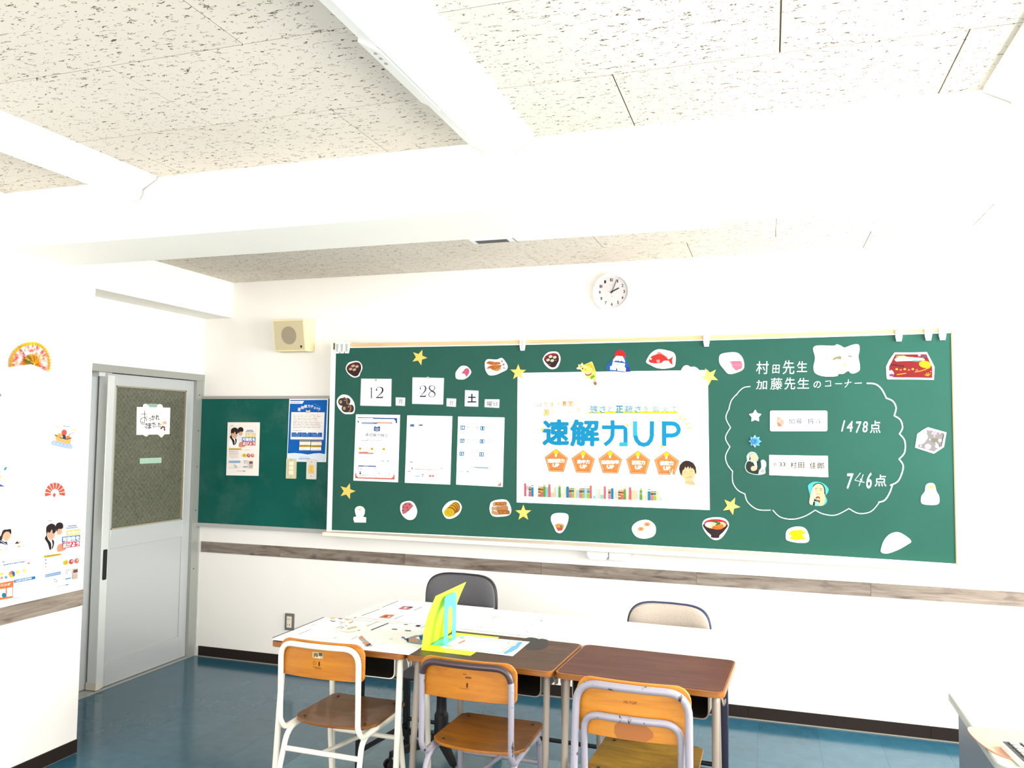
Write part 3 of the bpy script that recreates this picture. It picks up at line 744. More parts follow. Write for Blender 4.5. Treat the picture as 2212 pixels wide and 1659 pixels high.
def student_chair(loc, rz, label, back, seat, tube, wrap=None, w=.342):
    """seat along +y, back rest at -y; origin under the rear of the frame"""
    e = empty('student_chair', (loc[0], loc[1], 0), rz, label, 'chair', 'wooden student chairs'); x = w/2; r = .0108
    build(seat_mesh(.36, .35, .07, .41, .42, .011, seat), 'seat', e, bevel=.002)
    build(plank_curve(.372, .612, .752, .010, .012, .02, back, .045, .02), 'backrest', e, bevel=.002)
    # upright: one bent tube, rising from under the seat round the top of the back rest
    path = fillet([(-x, .34, .402), (-x, .03, .398), (-x, -.0, .44), (-x, -.006, .738), (x, -.006, .738), (x, -.0, .44), (x, .03, .398), (x, .34, .402)], [.05, .05, .062, .062, .05, .05], 8)
    path = [V((p.x, p.y-(.018*(1-(p.x/x)**2) if p.z > .6 else 0), p.z)) for p in path]
    mid = []
    for a, b in zip(path, path[1:]):
        mid.append(a)
        if abs(a.z-b.z) < .02 and a.z > .7 and abs(a.x-b.x) > .1: mid += [V((a.x+(b.x-a.x)*t/6, -.006-.018*(1-((a.x+(b.x-a.x)*t/6)/x)**2), a.z)) for t in range(1, 6)]
    mid.append(path[-1])
    up = build(MB().tube(mid, r, tube, 12), 'back_frame', e)
    if wrap:
        q = [p for p in mid if p.z > .685]; build(MB().tube(q, r+.0012, wrap, 12), 'dark_wrap', up)
    for s in (-1, 1):
        xx = s*(x-.006)
        lf = fillet([(xx+s*.022, -.055, .008), (xx, .045, .392), (xx, .35, .39), (xx+s*.012, .41, .008)], [.07, .06], 8)
        h = len(lf)//2; build(MB().tube(lf[:h+1], r, tube, 12), 'leg', e); build(MB().tube(lf[h:], r, tube, 12), 'leg', e)
        for fx_, fy_ in ((xx+s*.022, -.055), (xx+s*.012, .41)): build(MB().lathe([(0, 0), (.0135, 0), (.0135, .018), (.011, .022), (0, .022)], (fx_, fy_, 0), M_BLACK, 12), 'foot_cap', e)
    build(MB().tube([(-x, .026, .322), (x, .026, .322)], r*.95, tube, 10), 'crossbar', e)
    build(MB().tube([(-x, .383, .275), (x, .383, .275)], r*.95, tube, 10), 'crossbar', e)
    build(MB().tube([(0, .026, .322), (0, .383, .275)], r*.85, tube, 10), 'stretcher', e)
    screws(e, [(-.135, .118), (.135, .118), (-.135, .37), (.135, .37)], .4195)
    return e
c1 = student_chair((-.458, -1.945), math.radians(-1), 'orange wooden student chair with ivory-white tube frame, leftmost of three', M_BACK, M_SEAT1, M_IVORY)
M_WRAP = mat('dark brown tape wrap', (58, 44, 48), .35)
c2 = student_chair((.160, -1.985), math.radians(-1), 'wooden student chair with worn seat and dark tape along its top tube', M_BACK, M_SEAT2, M_LILAC, M_WRAP)
# printing and a sticker on the back rests (they face the camera side)
def back_print(e, items):
    m = MB(); g = MB()
    for it in items:
        if it[0] == 't':
            _, s, x0, z0, x1, z1, c = it; vs_, fs, (a, b, lo, hi) = glyph(s)
            m.add([(x0+(x1-x0)*(p[0]-a)/(b-a), .0, z0+(z1-z0)*(p[1]-lo)/(hi-lo)) for p in vs_], fs, ink(c))
        else:
            _, x0, z0, x1, z1, c = it; g.add([(x0, 0, z0), (x1, 0, z0), (x1, 0, z1), (x0, 0, z1)], [(0, 1, 2, 3)], ink(c))
    bow = e.get('bow', .02); yy = e.get('by', .012); ww = e.get('bw', .372)
    for mb in (m, g): mb.v = [V((v.x, yy-bow*(1-(2*v.x/ww)**2)-.0006-(.0002 if mb is m else 0), v.z)) for v in mb.v]
    br = [c for c in e.children if c.name.startswith('backrest')][0]
    if m.v: build(m, 'lettering', br, smooth=False)
    if g.v: build(g, 'sticker', br, smooth=False)
back_print(c1, [('q', -.028, .690, .018, .713, (196, 184, 150)), ('q', -.022, .694, -.004, .709, (120, 104, 74)), ('q', .0, .700, .016, .712, (88, 78, 56)), ('q', -.016, .690, .006, .698, (216, 206, 176)), ('t', '1', .0, .662, .006, .678, (70, 40, 14)), ('t', 'O', -.024, .664, -.011, .678, (150, 84, 30)), ('q', -.024, .655, .010, .657, (110, 60, 20)), ('q', -.016, .650, .014, .652, (130, 74, 24))])
back_print(c2, [('t', '1', .004, .658, .010, .674, (80, 44, 16)), ('q', -.022, .652, .014, .654, (150, 90, 40)), ('q', -.01, .702, .004, .705, (120, 76, 40)), ('q', .0, .69, .022, .696, (110, 72, 40))])

# third chair: larger, tubes run straight down, a second inner tube across the back
c3 = empty('student_chair', (.768, -2.085, 0), math.radians(-1.5), 'amber wooden student chair with lilac-grey double tube back and olive seat', 'chair', 'wooden student chairs')
M_T3 = M_LILAC; X3 = .181
def bowed(path, x, y, bow, zmin):
    out = []
    for a, b in zip(path, path[1:]):
        out.append(a)
        if a.z > zmin and b.z > zmin and abs(a.x-b.x) > .1: out += [a.lerp(b, t/7) for t in range(1, 7)]
    out.append(path[-1]); return [V((p.x, p.y-(bow*(1-(p.x/x)**2) if p.z > zmin else 0), p.z)) for p in out]
outer = bowed(fillet([(-X3-.012, -.065, .008), (-X3-.004, -.03, .42), (-X3, -.008, .752), (X3, -.008, .752), (X3+.004, -.03, .42), (X3+.012, -.065, .008)], [.2, .075, .075, .2], 8), X3, 0, .018, .72)
h = len(outer)
bf = build(MB().tube(outer, .0125, M_T3, 12), 'back_frame', c3)
XI = X3-.024
inner = bowed(fillet([(-XI, .40, .395), (-XI, .06, .385), (-XI, .012, .43), (-XI, -.010, .655), (XI, -.010, .655), (XI, .012, .43), (XI, .06, .385), (XI, .40, .395)], [.05, .05, .06, .06, .05, .05], 8), XI, 0, .018, .64)
build(MB().tube(inner, .0115, M_T3, 12), 'inner_frame', c3)
build(plank_curve(.372, .585, .768, .011, .010, .02, M_BACK3, .05, .03), 'backrest', c3, bevel=.002)
build(seat_mesh(.372, .36, .095, .45, .425, .011, M_SEAT3), 'seat', c3, bevel=.002)
for s in (-1, 1):
    build(MB().tube(fillet([(s*XI, .16, .39), (s*XI, .41, .385), (s*(XI+.02), .45, .008)], .05, 8), .0115, M_T3, 12), 'leg', c3)
    build(MB().lathe([(0, 0), (.015, 0), (.015, .02), (.012, .024), (0, .024)], (s*(XI+.02), .45, 0), M_BLACK, 12), 'foot_cap', c3)
    build(MB().lathe([(0, 0), (.016, 0), (.016, .02), (.013, .024), (0, .024)], (s*(X3+.012), -.065, 0), M_BLACK, 12), 'foot_cap', c3)
build(MB().tube([(-X3, -.045, .25), (X3, -.045, .25)], .01, M_T3, 10), 'crossbar', c3); build(MB().tube([(-XI, .435, .25), (XI, .435, .25)], .01, M_T3, 10), 'crossbar', c3)
screws(c3, [(-.14, .14), (.14, .14), (-.14, .40), (.14, .40)], .4245)
c3['bow'] = .02; c3['by'] = .010; c3['bw'] = .372
back_print(c3, [('t', 'HI-TOP', -.024, .7, .018, .709, (120, 66, 26))])
m = MB(); pts = [(-.05, .590), (.062, .588), (.070, .618), (.052, .636), (-.052, .636), (-.056, .606)]
M_PATCH = mat('darker varnish patch', (150, 88, 34), .5); vs_ = []
for k in range(13):
    x = -.055+.125*k/12; lo_ = .588+(.014 if x < -.045 else .016*max(0, (x-.05)/.02)); hi_ = .636-(.012 if x < -.052 else .018*max(0, (x-.05)/.02)); y = .010-.02*(1-(2*x/.372)**2)-.0008; vs_ += [(x, y, lo_), (x, y, hi_)]
m.add(vs_, [(2*k, 2*k+1, 2*k+3, 2*k+2) for k in range(12)], M_PATCH)
build(m, 'sticker_mark', [c for c in c3.children if c.name.startswith('backrest')][0], smooth=False)
for k in ('bow', 'by', 'bw'): del c3[k]

# long white table behind the desks
tb = empty('long_table', (.20, -1.185, 0), math.radians(-2.6), 'long white-topped folding table with black legs behind the student desks', 'table')
build(MB().prism(rrect(-.88, -.222, .88, .222, .018), XY, .676, .70, M_TWHITE), 'table_top', tb, bevel=.003)
for x, xo in ((-.795, -.755), (.83, .755)):
    lm = M_BLACK if x < 0 else M_NAVY
    for y, xx in ((-.19, x), (.19, xo)):
        lg = build(B((xx-.014, y-.014, .02), (xx+.014, y+.014, .655), lm), 'leg', tb, bevel=.002)
        build(MB().lathe([(0, 0), (.018, 0), (.018, .02), (0, .02)], (xx, y, 0), M_BLACK, 12), 'foot_pad', lg)
    build(MB().tube([(x, -.19, .10), (xo, .19, .10)], .013, lm, 4), 'foot_rail', tb); build(MB().tube([(x, -.19, .645), (xo, .19, .645)], .012, lm, 4), 'upper_rail', tb)
build(MB().tube([(-.755, .19, .13), (.755, .19, .13)], .010, M_BLACK, 8), 'stretcher', tb)
build(B((-.83, .13, .615), (.83, .19, .672), M_BLACK), 'apron', tb)

# two office chairs behind the table, facing the desks
def office_chair(loc, rz, label, cloth, rim, zt, w=.40):
    e = empty('office_chair', (loc[0], loc[1], 0), rz, label, 'chair')
    yb_ = .235; h = .36; out = []
    for k in range(48):
        a = 2*PI*k/48; c, s = math.cos(a), math.sin(a)
        out.append((math.copysign(abs(c)**.45, c)*w/2, zt-h/2+math.copysign(abs(s)**(.5 if s > 0 else .6), s)*h/2))
    f = lambda x, z, q: V((x, yb_+q-.10*(x*x)/(w/2)**2*.35, z))
    mb = MB(); n = len(out); vs_ = []; zm = zt-h/2
    rg = ((.1, .028), (.4, .028), (.7, .028), (.96, .026), (1, .018), (1, .004), (.975, 0), (.7, .002))
    for s, d in rg: vs_ += [f(p[0]*s, zm+(p[1]-zm)*s, d) for p in out]
    fs = [(i*n+j, i*n+(j+1) % n, (i+1)*n+(j+1) % n, (i+1)*n+j) for i in range(len(rg)-1) for j in range(n)]+[tuple(range(n))[::-1]]
    mb.add(vs_, fs, rim); build(mb, 'back_shell', e)
    inn = [(p[0]*.965, zt-h/2+(p[1]-zt+h/2)*.965) for p in out]; mb = MB(); n = len(inn); vs_ = []
    for s, d in ((1, -.0), (.98, -.016), (.9, -.026), (.7, -.030), (.4, -.032), (.1, -.032)):
        vs_ += [f(p[0]*s, zt-h/2+(p[1]-zt+h/2)*s, d) for p in inn]
    fs = [(i*n+j, i*n+(j+1) % n, (i+1)*n+(j+1) % n, (i+1)*n+j) for i in range(5) for j in range(n)]+[tuple(range(5*n, 6*n))]
    mb.add(vs_, fs, cloth); build(mb, 'back_cushion', e)
    build(MB().prism(rrect(-.03, -.004, .03, .004, .003), lambda x, y, q: V((x, yb_+.04+y-(.05 if q < .5 else 0)*0, q)), .40, zt-.12, M_BLACK), 'back_bar', e)
    build(MB().tube(fillet([(0, .27, .48), (0, .275, .41), (0, .05, .405)], .04, 6), .014, M_BLACK, 10), 'bar_arm', e)
    sq = rrect(-.22, -.22, .22, .2, .07, 6); build(MB().prism(sq, XY, .425, .485, cloth), 'seat_cushion', e, bevel=.018, seg=3); build(MB().prism(rrect(-.2, -.2, .2, .18, .06, 6), XY, .41, .427, M_BLACK), 'seat_pan', e)
    build(MB().box((-.09, -.1, .375), (.09, .1, .41), M_BLACK), 'mechanism', e, bevel=.01); build(MB().tube([(-.05, 0, .39), (-.24, -.02, .37)], .006, M_BLACK, 8), 'lever', e)
    build(MB().lathe([(0, .08), (.034, .08), (.034, .2), (.03, .21), (.026, .215), (.024, .26), (.024, .38), (0, .38)], (0, 0, 0), M_BLACK, 20), 'gas_column', e)
    build(MB().lathe([(0, .07), (.045, .07), (.05, .09), (.045, .12), (0, .12)], (0, 0, 0), M_BLACK, 20), 'base_hub', e)
    for k in range(5):
        a = 2*PI*k/5+.35; u = V((math.cos(a), math.sin(a), 0)); mb = MB(); q_ = V((-u.y, u.x, 0))
        p0, p1 = u*.03, u*.27; vs_ = []
        for p, ww, z0, z1 in ((p0, .024, .072, .112), (p1, .016, .062, .082)):
            vs_ += [p+q_*ww+V((0, 0, z0)), p-q_*ww+V((0, 0, z0)), p-q_*ww*.8+V((0, 0, z1)), p+q_*ww*.8+V((0, 0, z1))]
        mb.add(vs_, [(0, 1, 2, 3), (7, 6, 5, 4), (0, 4, 5, 1), (1, 5, 6, 2), (2, 6, 7, 3), (3, 7, 4, 0)], M_BLACK); arm = build(mb, 'base_arm', e, bevel=.003)
        mb = MB(); c = p1+V((0, 0, .024))
        for s in (-1, 1):
            cc = c+q_*.012*s; n = 16; ring = [cc+u*.024*math.cos(2*PI*j/n)+V((0, 0, .024*math.sin(2*PI*j/n))) for j in range(n)]; ring2 = [p+q_*.012*s for p in ring]
            mb.add(ring+ring2, [(j, (j+1) % n, (j+1) % n+n, j+n) for j in range(n)]+[tuple(range(n)), tuple(range(n, 2*n))], M_BLACK)
        mb.tube([c, c+V((0, 0, .04))], .008, M_BLACK, 8); build(mb, 'caster', arm)
    return e
def fabric(name, c):
    m = mat(name, c, .9); t = NT(m); f = t.noise(t.coords((1, 1, 1), obj=True), 180, 3); t.l(t.ramp(f, [(.3, tuple(int(x*.93) for x in c)), (.7, c)]), t.b.inputs['Base Color']); t.bump(f, .3, .002); return m
office_chair((-.322, -1.045), math.radians(-3), 'charcoal grey office chair behind the white table, left of the two', fabric('charcoal fabric', (78, 78, 82)), mat('black rim', (24, 24, 32), .4), .836)
office_chair((.722, -1.04), math.radians(-4), 'beige office chair with a navy rim behind the white table, right of the two', fabric('beige fabric', (172, 160, 148)), mat('navy rim', (36, 44, 74), .4), .765)

# desk at the right edge
rd = empty('teacher_desk', (2.36, -1.9, 0), 0, 'grey steel desk with a pale top cut off by the right edge', 'desk')
L = lambda mb: (setattr(mb, 'v', [v-rd.location for v in mb.v]), mb)[1]
build(L(MB().prism(rrect(1.766, -2.245, 2.96, -1.571, .05), XY, .676, .692, mat('grey top edge', (168, 174, 168), .4))), 'top_edge', rd, bevel=.004)
build(L(MB().prism(rrect(1.770, -2.241, 2.956, -1.575, .046), XY, .692, .70, mat('pale desk top', (226, 228, 214), .35))), 'desk_top', rd, bevel=.002)
M_STEEL = mat('grey steel panel', (112, 120, 132), .4, .2)
build(L(B((1.80, -2.2, .02), (1.82, -1.59, .676), M_STEEL)), 'side_panel', rd, bevel=.003)
build(L(B((2.90, -2.2, .02), (2.92, -1.59, .676), M_STEEL)), 'side_panel', rd, bevel=.003)
build(L(B((1.82, -1.61, .25), (2.90, -1.595, .676), M_STEEL)), 'back_panel', rd)
build(L(B((1.80, -2.235, .56), (2.92, -2.2, .674), mat('navy drawer front', (52, 56, 98), .4))), 'drawer_front', rd, bevel=.004)
for a, b in ((1.83, 1.86), (2.86, 2.89)): build(L(B((a, -2.19, 0), (b, -1.6, .02), M_BLACK)), 'foot', rd)
m = MB().prism(smooth_line([(1.748, -1.985), (1.80, -1.962), (1.95, -1.950), (2.08, -1.97), (2.10, -2.06), (2.02, -2.17), (1.90, -2.205), (1.80, -2.19), (1.757, -2.11)], 6, True), XY, .7005, .7045, mat('peach leather mat', (192, 142, 116), .6))
tag(build(m, 'desk_mat', bevel=.001), 'rounded peach leather mat hanging over the left edge of the grey desk', 'mat')
ca = empty('calculator', (1.885, -2.205, .705), math.radians(186), 'white calculator with dark and pale keys on the peach mat', 'calculator')
build(MB().prism(rrect(-.075, -.1, .075, .1, .008), XY, 0, .016, M_WPL), 'body', ca, bevel=.003)
build(MB().prism(rrect(-.070, -.095, .070, .05, .004), XY, .016, .0166, mat('key field', (20, 20, 26), .6)), 'key_field', ca)
build(B((-.06, .06, .016), (.06, .088, .0175), mat('lcd', (150, 160, 144), .3)), 'display', ca)
for i in range(4):
    for j in range(5): build(B((-.06+.031*i, -.088+.027*j, .0165), (-.036+.031*i, -.069+.027*j, .021), mat('key', (150, 150, 142), .45)), 'key', ca, bevel=.002)

# ================================================================== THINGS ON THE DESKS
# lime card: flat part on the desk, other half leaning on the bookend
M_LIME = mat('lime green card', (196, 232, 40), .5)
e = empty('folded_card', (-.1, -1.59, .7), 0, 'lime green folded card, half flat on the desk and half leaning on the blue bookend', 'card')
m = MB(); m.prism([(-.126, -1.743), (.088, -1.756), (.103, -1.452), (-.098, -1.443)], XY, .7003, .7013, M_LIME); at(m, 'flat_half', e)
m = MB(); vs_ = []; N = 10
for i in range(N+1):
    t = i/N; x = -.122+.062*t+.012*math.sin(PI*t)*(-1); z = .7013+.216*math.sin(t*PI/2*.98)**.9 if False else .7013+.216*t
    y0, y1 = -1.743-.012*t, -1.443+.010*t; vs_ += [(x, y0, z), (x+.004, y1, z), (x-.0012, y0, z), (x+.0028, y1, z)]
fs = []
for i in range(N): a = 4*i; b = a+4; fs += [(a, a+1, b+1, b), (a+2, b+2, b+3, a+3), (a, b, b+2, a+2), (a+1, a+3, b+3, b+1)]
fs += [(4*N, 4*N+1, 4*N+3, 4*N+2)]; m.add(vs_, fs, M_LIME); at(m, 'leaning_half', e)
M_CYAN = mat('cyan enamel', (64, 196, 214), .35)
e = empty('bookend', (-.06, -1.6, .7), 0, 'sky blue metal bookend with an arched slot, standing on the lime card', 'bookend')
y0, y1, zt = -1.668, -1.540, .897
o_ = [(y0, .7016)] + [(y0, zt-.02)] + [(y0+.018*(1-math.cos(k*PI/10)), zt-.018+.018*math.sin(k*PI/10)) for k in range(1, 6)] + [(y1-.018*(1-math.cos(k*PI/10)), zt-.018+.018*math.sin(k*PI/10)) for k in range(5, 0, -1)] + [(y1, zt-.02), (y1, .7016)]
s0, s1 = y0+.040, y1-.042; sm_, rr = (s0+s1)/2, (s1-s0)/2
o_ += [(s1, .7016), (s1, .825)] + [(sm_+rr*math.cos(k*PI/10), .825+rr*math.sin(k*PI/10)) for k in range(1, 10)] + [(s0, .825), (s0, .7016)]
m = MB(); m.prism(o_, lambda y, z, h: V((h, y, z)), -.0592, -.058, M_CYAN); at(m, 'upright_plate', e)
m = MB(); m.prism(rrect(-.116, y0, -.0585, y1, .014), XY, .7016, .7026, M_CYAN); at(m, 'base_plate', e)

Z1 = (580, 1280, 6.506); Z2 = (880, 1230, 6.9125); GR = (92, 88, 84)
s = Sheet(S_desk, Z1, .0004).paper([(45, 664), (778, 352), (2590, 514), (1968, 880)], (246, 246, 244), .0004)
s.line([(55, 640), (440, 488), (780, 350)], 9, GR)
for a, b, w in (((420, 592), (600, 520), 4), ((250, 657), (292, 640), 4), ((915, 650), (955, 632), 4), ((1165, 663), (1245, 622), 4), ((950, 505), (1040, 470), 4), ((1440, 532), (1685, 435), 13), ((1000, 450), (1080, 415), 3), ((600, 470), (660, 448), 3)): s.line([a, b], w, (104, 100, 96))
s.poly([(975, 372), (990, 364), (1040, 368), (1030, 380)], (170, 90, 110)).poly([(1070, 380), (1100, 372), (1140, 385), (1110, 400)], (235, 215, 110)).poly([(860, 360), (930, 350), (940, 372), (880, 380)], (240, 230, 170))
s.line([(870, 395), (900, 408), (940, 410)], 9, (120, 110, 104)).line([(1132, 434), (1160, 425), (1190, 405)], 9, (226, 110, 110)).line([(1000, 415), (1040, 420)], 5, (220, 120, 120)).line([(1205, 360), (1228, 354)], 9, (150, 140, 140))
s.line([(1110, 515), (1170, 498), (1240, 486)], 20, (238, 228, 140)).line([(1010, 505), (1060, 490)], 12, (238, 228, 160)).line([(1080, 475), (1105, 472)], 6, (150, 120, 100)).line([(1010, 545), (1120, 566), (1230, 545)], 3, (230, 210, 150)).line([(1250, 540), (1285, 534)], 9, (210, 180, 160))
for k in range(7): s.line([(1380+24*k, 480-9*k), (1392+24*k, 470-9*k)], 8, (176, 160, 146))
s.poly([(1265, 645), (1310, 610), (1345, 650), (1470, 758), (1370, 768), (1330, 700)], (196, 206, 214)).poly([(1265, 640), (1310, 612), (1350, 660), (1370, 685), (1320, 665)], (236, 168, 128)).poly([(1312, 712), (1400, 702), (1440, 735), (1365, 765), (1360, 735)], (238, 172, 132)).poly([(1370, 745), (1430, 722), (1445, 740), (1385, 765)], (104, 76, 74))
for a, b in (((1735, 520), (1810, 524)), ((1920, 540), (2000, 545)), ((1905, 456), (1955, 458))): s.line([a, b], 9, (96, 96, 104))
s.poly([(2062, 480), (2090, 464), (2150, 470), (2115, 492)], (60, 66, 86)).line([(2142, 506), (2205, 470)], 6, (110, 170, 220)).line([(2135, 610), (2215, 575)], 4, (90, 90, 90)).line([(1600, 732), (1640, 712)], 4, (200, 200, 205)).line([(1700, 668), (1745, 652)], 4, (170, 170, 185))
s.poly([(1945, 705), (1935, 655), (2060, 612), (2175, 612), (2150, 738), (2040, 722)], (150, 178, 200)).poly([(1925, 660), (1965, 655), (1975, 700), (1955, 706)], (54, 56, 74)).poly([(1965, 695), (1990, 660), (2060, 640), (2130, 682), (2090, 706)], (228, 168, 136)).poly([(2068, 614), (2175, 612), (2165, 682), (2125, 668), (2110, 625)], (24, 104, 180)).poly([(2065, 650), (2110, 625), (2130, 670)], (246, 246, 246)).line([(1870, 640), (1900, 640), (1925, 672)], 14, (66, 84, 170))
s.make('printed_sheet', 'white printed sheet with small photos covering the left student desk', 'paper')
s = Sheet(S_desk, Z1, .0014).paper([(1262, 352), (1830, 100), (3170, 225), (2620, 505)], (247, 247, 245), .0004)
for a, b, w in (((1310, 333), (1560, 240), 6), ((1600, 215), (1825, 122), 6), ((1760, 383), (1900, 325), 5), ((2040, 258), (2160, 208), 5)): s.line([a, b], w, (100, 98, 98))
s.poly([(1545, 358), (1640, 315), (1780, 318), (1700, 372)], (224, 140, 104)).poly([(1600, 345), (1660, 325), (1700, 340), (1650, 355)], (176, 92, 60)).ell(1690, 350, 26, 12, (246, 214, 186), -15)
s.poly([(1820, 238), (1900, 195), (2040, 207), (1965, 250)], (196, 130, 136)).ell(1925, 222, 28, 14, (244, 216, 204), -15).poly([(1965, 206), (2040, 207), (2010, 228), (1985, 224)], (70, 80, 110))
s.make('printed_sheet', 'white printed sheet with two small portraits lying on the long white table', 'paper')
s = Sheet(S_desk, Z2, .0022).paper([(770, 890), (1010, 590), (2480, 720), (2180, 1040)], (247, 248, 246), .0004)
s.line([(1270, 745), (1320, 705)], 26, (206, 238, 216)).line([(1330, 728), (1375, 706)], 9, (244, 206, 170)).line([(962, 912), (1030, 885), (1090, 856)], 12, (206, 238, 222)).line([(1082, 890), (1132, 860)], 10, (244, 196, 160)).line([(1120, 800), (1190, 775)], 5, (248, 226, 216))
s.line([(1845, 795), (1895, 760)], 8, (246, 214, 186)).line([(1930, 795), (2010, 778)], 12, (204, 236, 222)).ell(2002, 779, 11, 7, (70, 120, 110)).line([(1840, 852), (1890, 825)], 12, (190, 232, 216)).line([(1615, 965), (1678, 925)], 8, (244, 206, 178)).ell(1788, 946, 9, 6, (110, 110, 110)).line([(1640, 1002), (1672, 1004)], 5, (90, 70, 70))
s.make('printed_sheet', 'white sheet with faint green and orange print on the middle of the white table', 'paper')
s = Sheet(S_desk, Z2, .0016).paper([(492, 1172), (800, 990), (1828, 1088), (1572, 1303)], (248, 248, 248), .0005)
bl = (150, 206, 232)
s.line([(600, 1182), (1420, 1256)], 7, bl).line([(845, 1012), (1720, 1094)], 7, bl).line([(640, 1128), (770, 1050)], 5, (222, 234, 240))
s.poly([(555, 1160), (600, 1126), (645, 1130), (598, 1166)], bl).poly([(775, 1030), (800, 1006), (862, 1009), (828, 1042)], bl).poly([(625, 1140), (695, 1146), (672, 1166), (612, 1160)], (226, 226, 120)).poly([(820, 1036), (870, 1040), (855, 1050), (815, 1048)], (226, 226, 120))
s.poly([(1430, 1258), (1510, 1205), (1560, 1160), (1610, 1148), (1650, 1096), (1725, 1094), (1650, 1190), (1560, 1242), (1462, 1276)], (120, 186, 226)).line([(1415, 1250), (1520, 1170), (1620, 1106)], 11, (240, 200, 120)).line([(765, 1115), (862, 1072)], 24, (226, 140, 122)).line([(1450, 1108), (1490, 1110)], 5, (240, 190, 180)).line([(1500, 1110), (1530, 1102)], 8, (130, 110, 110))
for k in range(3): s.line([(1310+50*k, 1220-4*k), (1440+45*k, 1130-2*k)], 3, (206, 210, 216))
s.make('certificate', 'white sheet with a light blue ornamental border lying on the lime card', 'paper')

# ================================================================== POSTERS ON THE SIDE BLACKBOARD, DOOR AND PIER
def school_poster(s, paper_c=(244, 236, 228)):
    s.paper([(150, 150), (1005, 150), (970, 1572), (108, 1558)], paper_c, .0006)
    pale = (238, 222, 176)
    s.line([(200, 265), (903, 262), (890, 800), (186, 806), (200, 265)], 6, pale)
    s.poly([(208, 275), (895, 270), (884, 792), (195, 798)], (246, 240, 234))
    hair, skin = (44, 32, 32), (232, 180, 150)
    s.poly([(400, 505), (470, 480), (560, 520), (600, 600), (545, 690), (400, 620), (380, 560)], (234, 232, 236), True)
    s.poly([(430, 380), (450, 310), (500, 280), (560, 320), (562, 380), (540, 410), (545, 470), (510, 500), (460, 500), (440, 450)], skin, True)
    s.poly([(420, 375), (430, 310), (490, 278), (550, 300), (570, 350), (558, 395), (520, 400), (470, 400), (450, 440), (430, 410)], hair, True)
    s.poly([(205, 600), (290, 570), (390, 590), (440, 680), (450, 800), (200, 800)], (248, 246, 246), True)
    s.poly([(250, 440), (300, 400), (390, 430), (410, 480), (385, 550), (330, 580), (270, 530)], skin, True)
    s.poly([(235, 400), (250, 330), (330, 288), (410, 320), (425, 400), (425, 440), (370, 470), (350, 400), (300, 450), (270, 430), (250, 480), (275, 560), (330, 640), (330, 740), (300, 752), (265, 640), (215, 560), (215, 520), (240, 480)], hair, True)
    s.poly([(345, 580), (385, 600), (385, 680), (350, 745), (335, 730), (358, 670)], hair, True)
    s.poly([(455, 700), (540, 670), (600, 740), (620, 780), (570, 808), (455, 806)], (226, 160, 130), True)
    s.rect(655, 352, 822, 378, (104, 130, 178)); s.rect(625, 390, 848, 412, (104, 130, 178))
    for k in range(9): s.rect(664+18*k, 356, 668+18*k, 374, (240, 236, 234)); s.rect(640+24*k, 393, 645+24*k, 410, (240, 236, 234))
    s.poly([(628, 440), (893, 438), (888, 542), (628, 545)], (242, 214, 130)); s.ch('未来の', 645, 455, 880, 530, (250, 244, 226), .02)
    s.poly([(540, 550), (893, 552), (888, 655), (540, 655)], (64, 116, 184)); s.ch('可能性を', 552, 562, 882, 645, (252, 252, 252), .045)
    s.poly([(545, 660), (888, 664), (885, 765), (545, 763)], (208, 74, 84)); s.ch('広げよう', 556, 672, 876, 754, (252, 252, 252), .045)
    s.poly([(186, 838), (524, 844), (522, 882), (184, 882)], (222, 186, 66)); s.rows(205, 510, 858, 858, 1, (92, 76, 40), 8)
    for y, c in ((918, (84, 92, 130)), (980, (200, 90, 90)), (1042, (220, 180, 90))):
        s.ell(215, y, 12, 13, c); s.rows(240, 500, y-12, y+22, 3, c if c[0] > 150 else (130, 150, 190), 5)
    s.rows(215, 495, 1088, 1088, 1, (120, 160, 210), 6); s.rows(590, 835, 882, 882, 1, (200, 176, 150), 7)
    s.ell(605, 1028, 45, 48, (232, 204, 34)).ell(715, 1030, 42, 50, (206, 84, 92)).ell(822, 1032, 42, 50, (222, 116, 96)).ell(725, 1020, 14, 24, (240, 210, 205)).ell(832, 1022, 14, 24, (242, 214, 200))
    s.rows(575, 635, 1010, 1045, 3, (150, 120, 40), 6)
    s.poly([(196, 1170), (500, 1166), (500, 1228), (196, 1228)], (170, 200, 232))
    for k in range(12): s.rect(206+25*k, 1178, 222+25*k, 1186, (74, 116, 190)); s.rect(210+25*k, 1208, 224+25*k, 1218, (74, 116, 190))
    for x, y, w in ((590, 1170, 20), (630, 1165, 30), (680, 1160, 16), (600, 1200, 24), (650, 1190, 14), (610, 1230, 22), (680, 1215, 16)): s.rect(x, y, x+w, y+14, (126, 96, 104))
    s.poly([(738, 1166), (836, 1168), (832, 1372), (730, 1368)], (226, 206, 192)); s.poly([(745, 1190), (832, 1192), (830, 1250), (742, 1248)], (120, 76, 76)); s.rows(735, 830, 1275, 1355, 5, (190, 150, 130), 8)
    s.rect(582, 1318, 690, 1342, (96, 156, 208)); s.rows(200, 560, 1345, 1365, 2, (190, 196, 210), 6); s.rect(345, 1282, 380, 1296, (110, 110, 120)); s.rect(365, 1310, 375, 1345, (110, 110, 120)); s.rect(395, 1300, 408, 1350, (110, 110, 120))
    s.rows(415, 640, 1434, 1434, 1, (130, 126, 124), 10); s.rect(585, 1434, 640, 1450, (90, 88, 88)); s.rect(250, 228, 325, 240, (150, 140, 140))
    return s
C1 = (480, 900, 12.29)
school_poster(Sheet(S_side, C1, .001)).make('poster', 'school poster with two pupils in profile on the small side blackboard', 'poster')
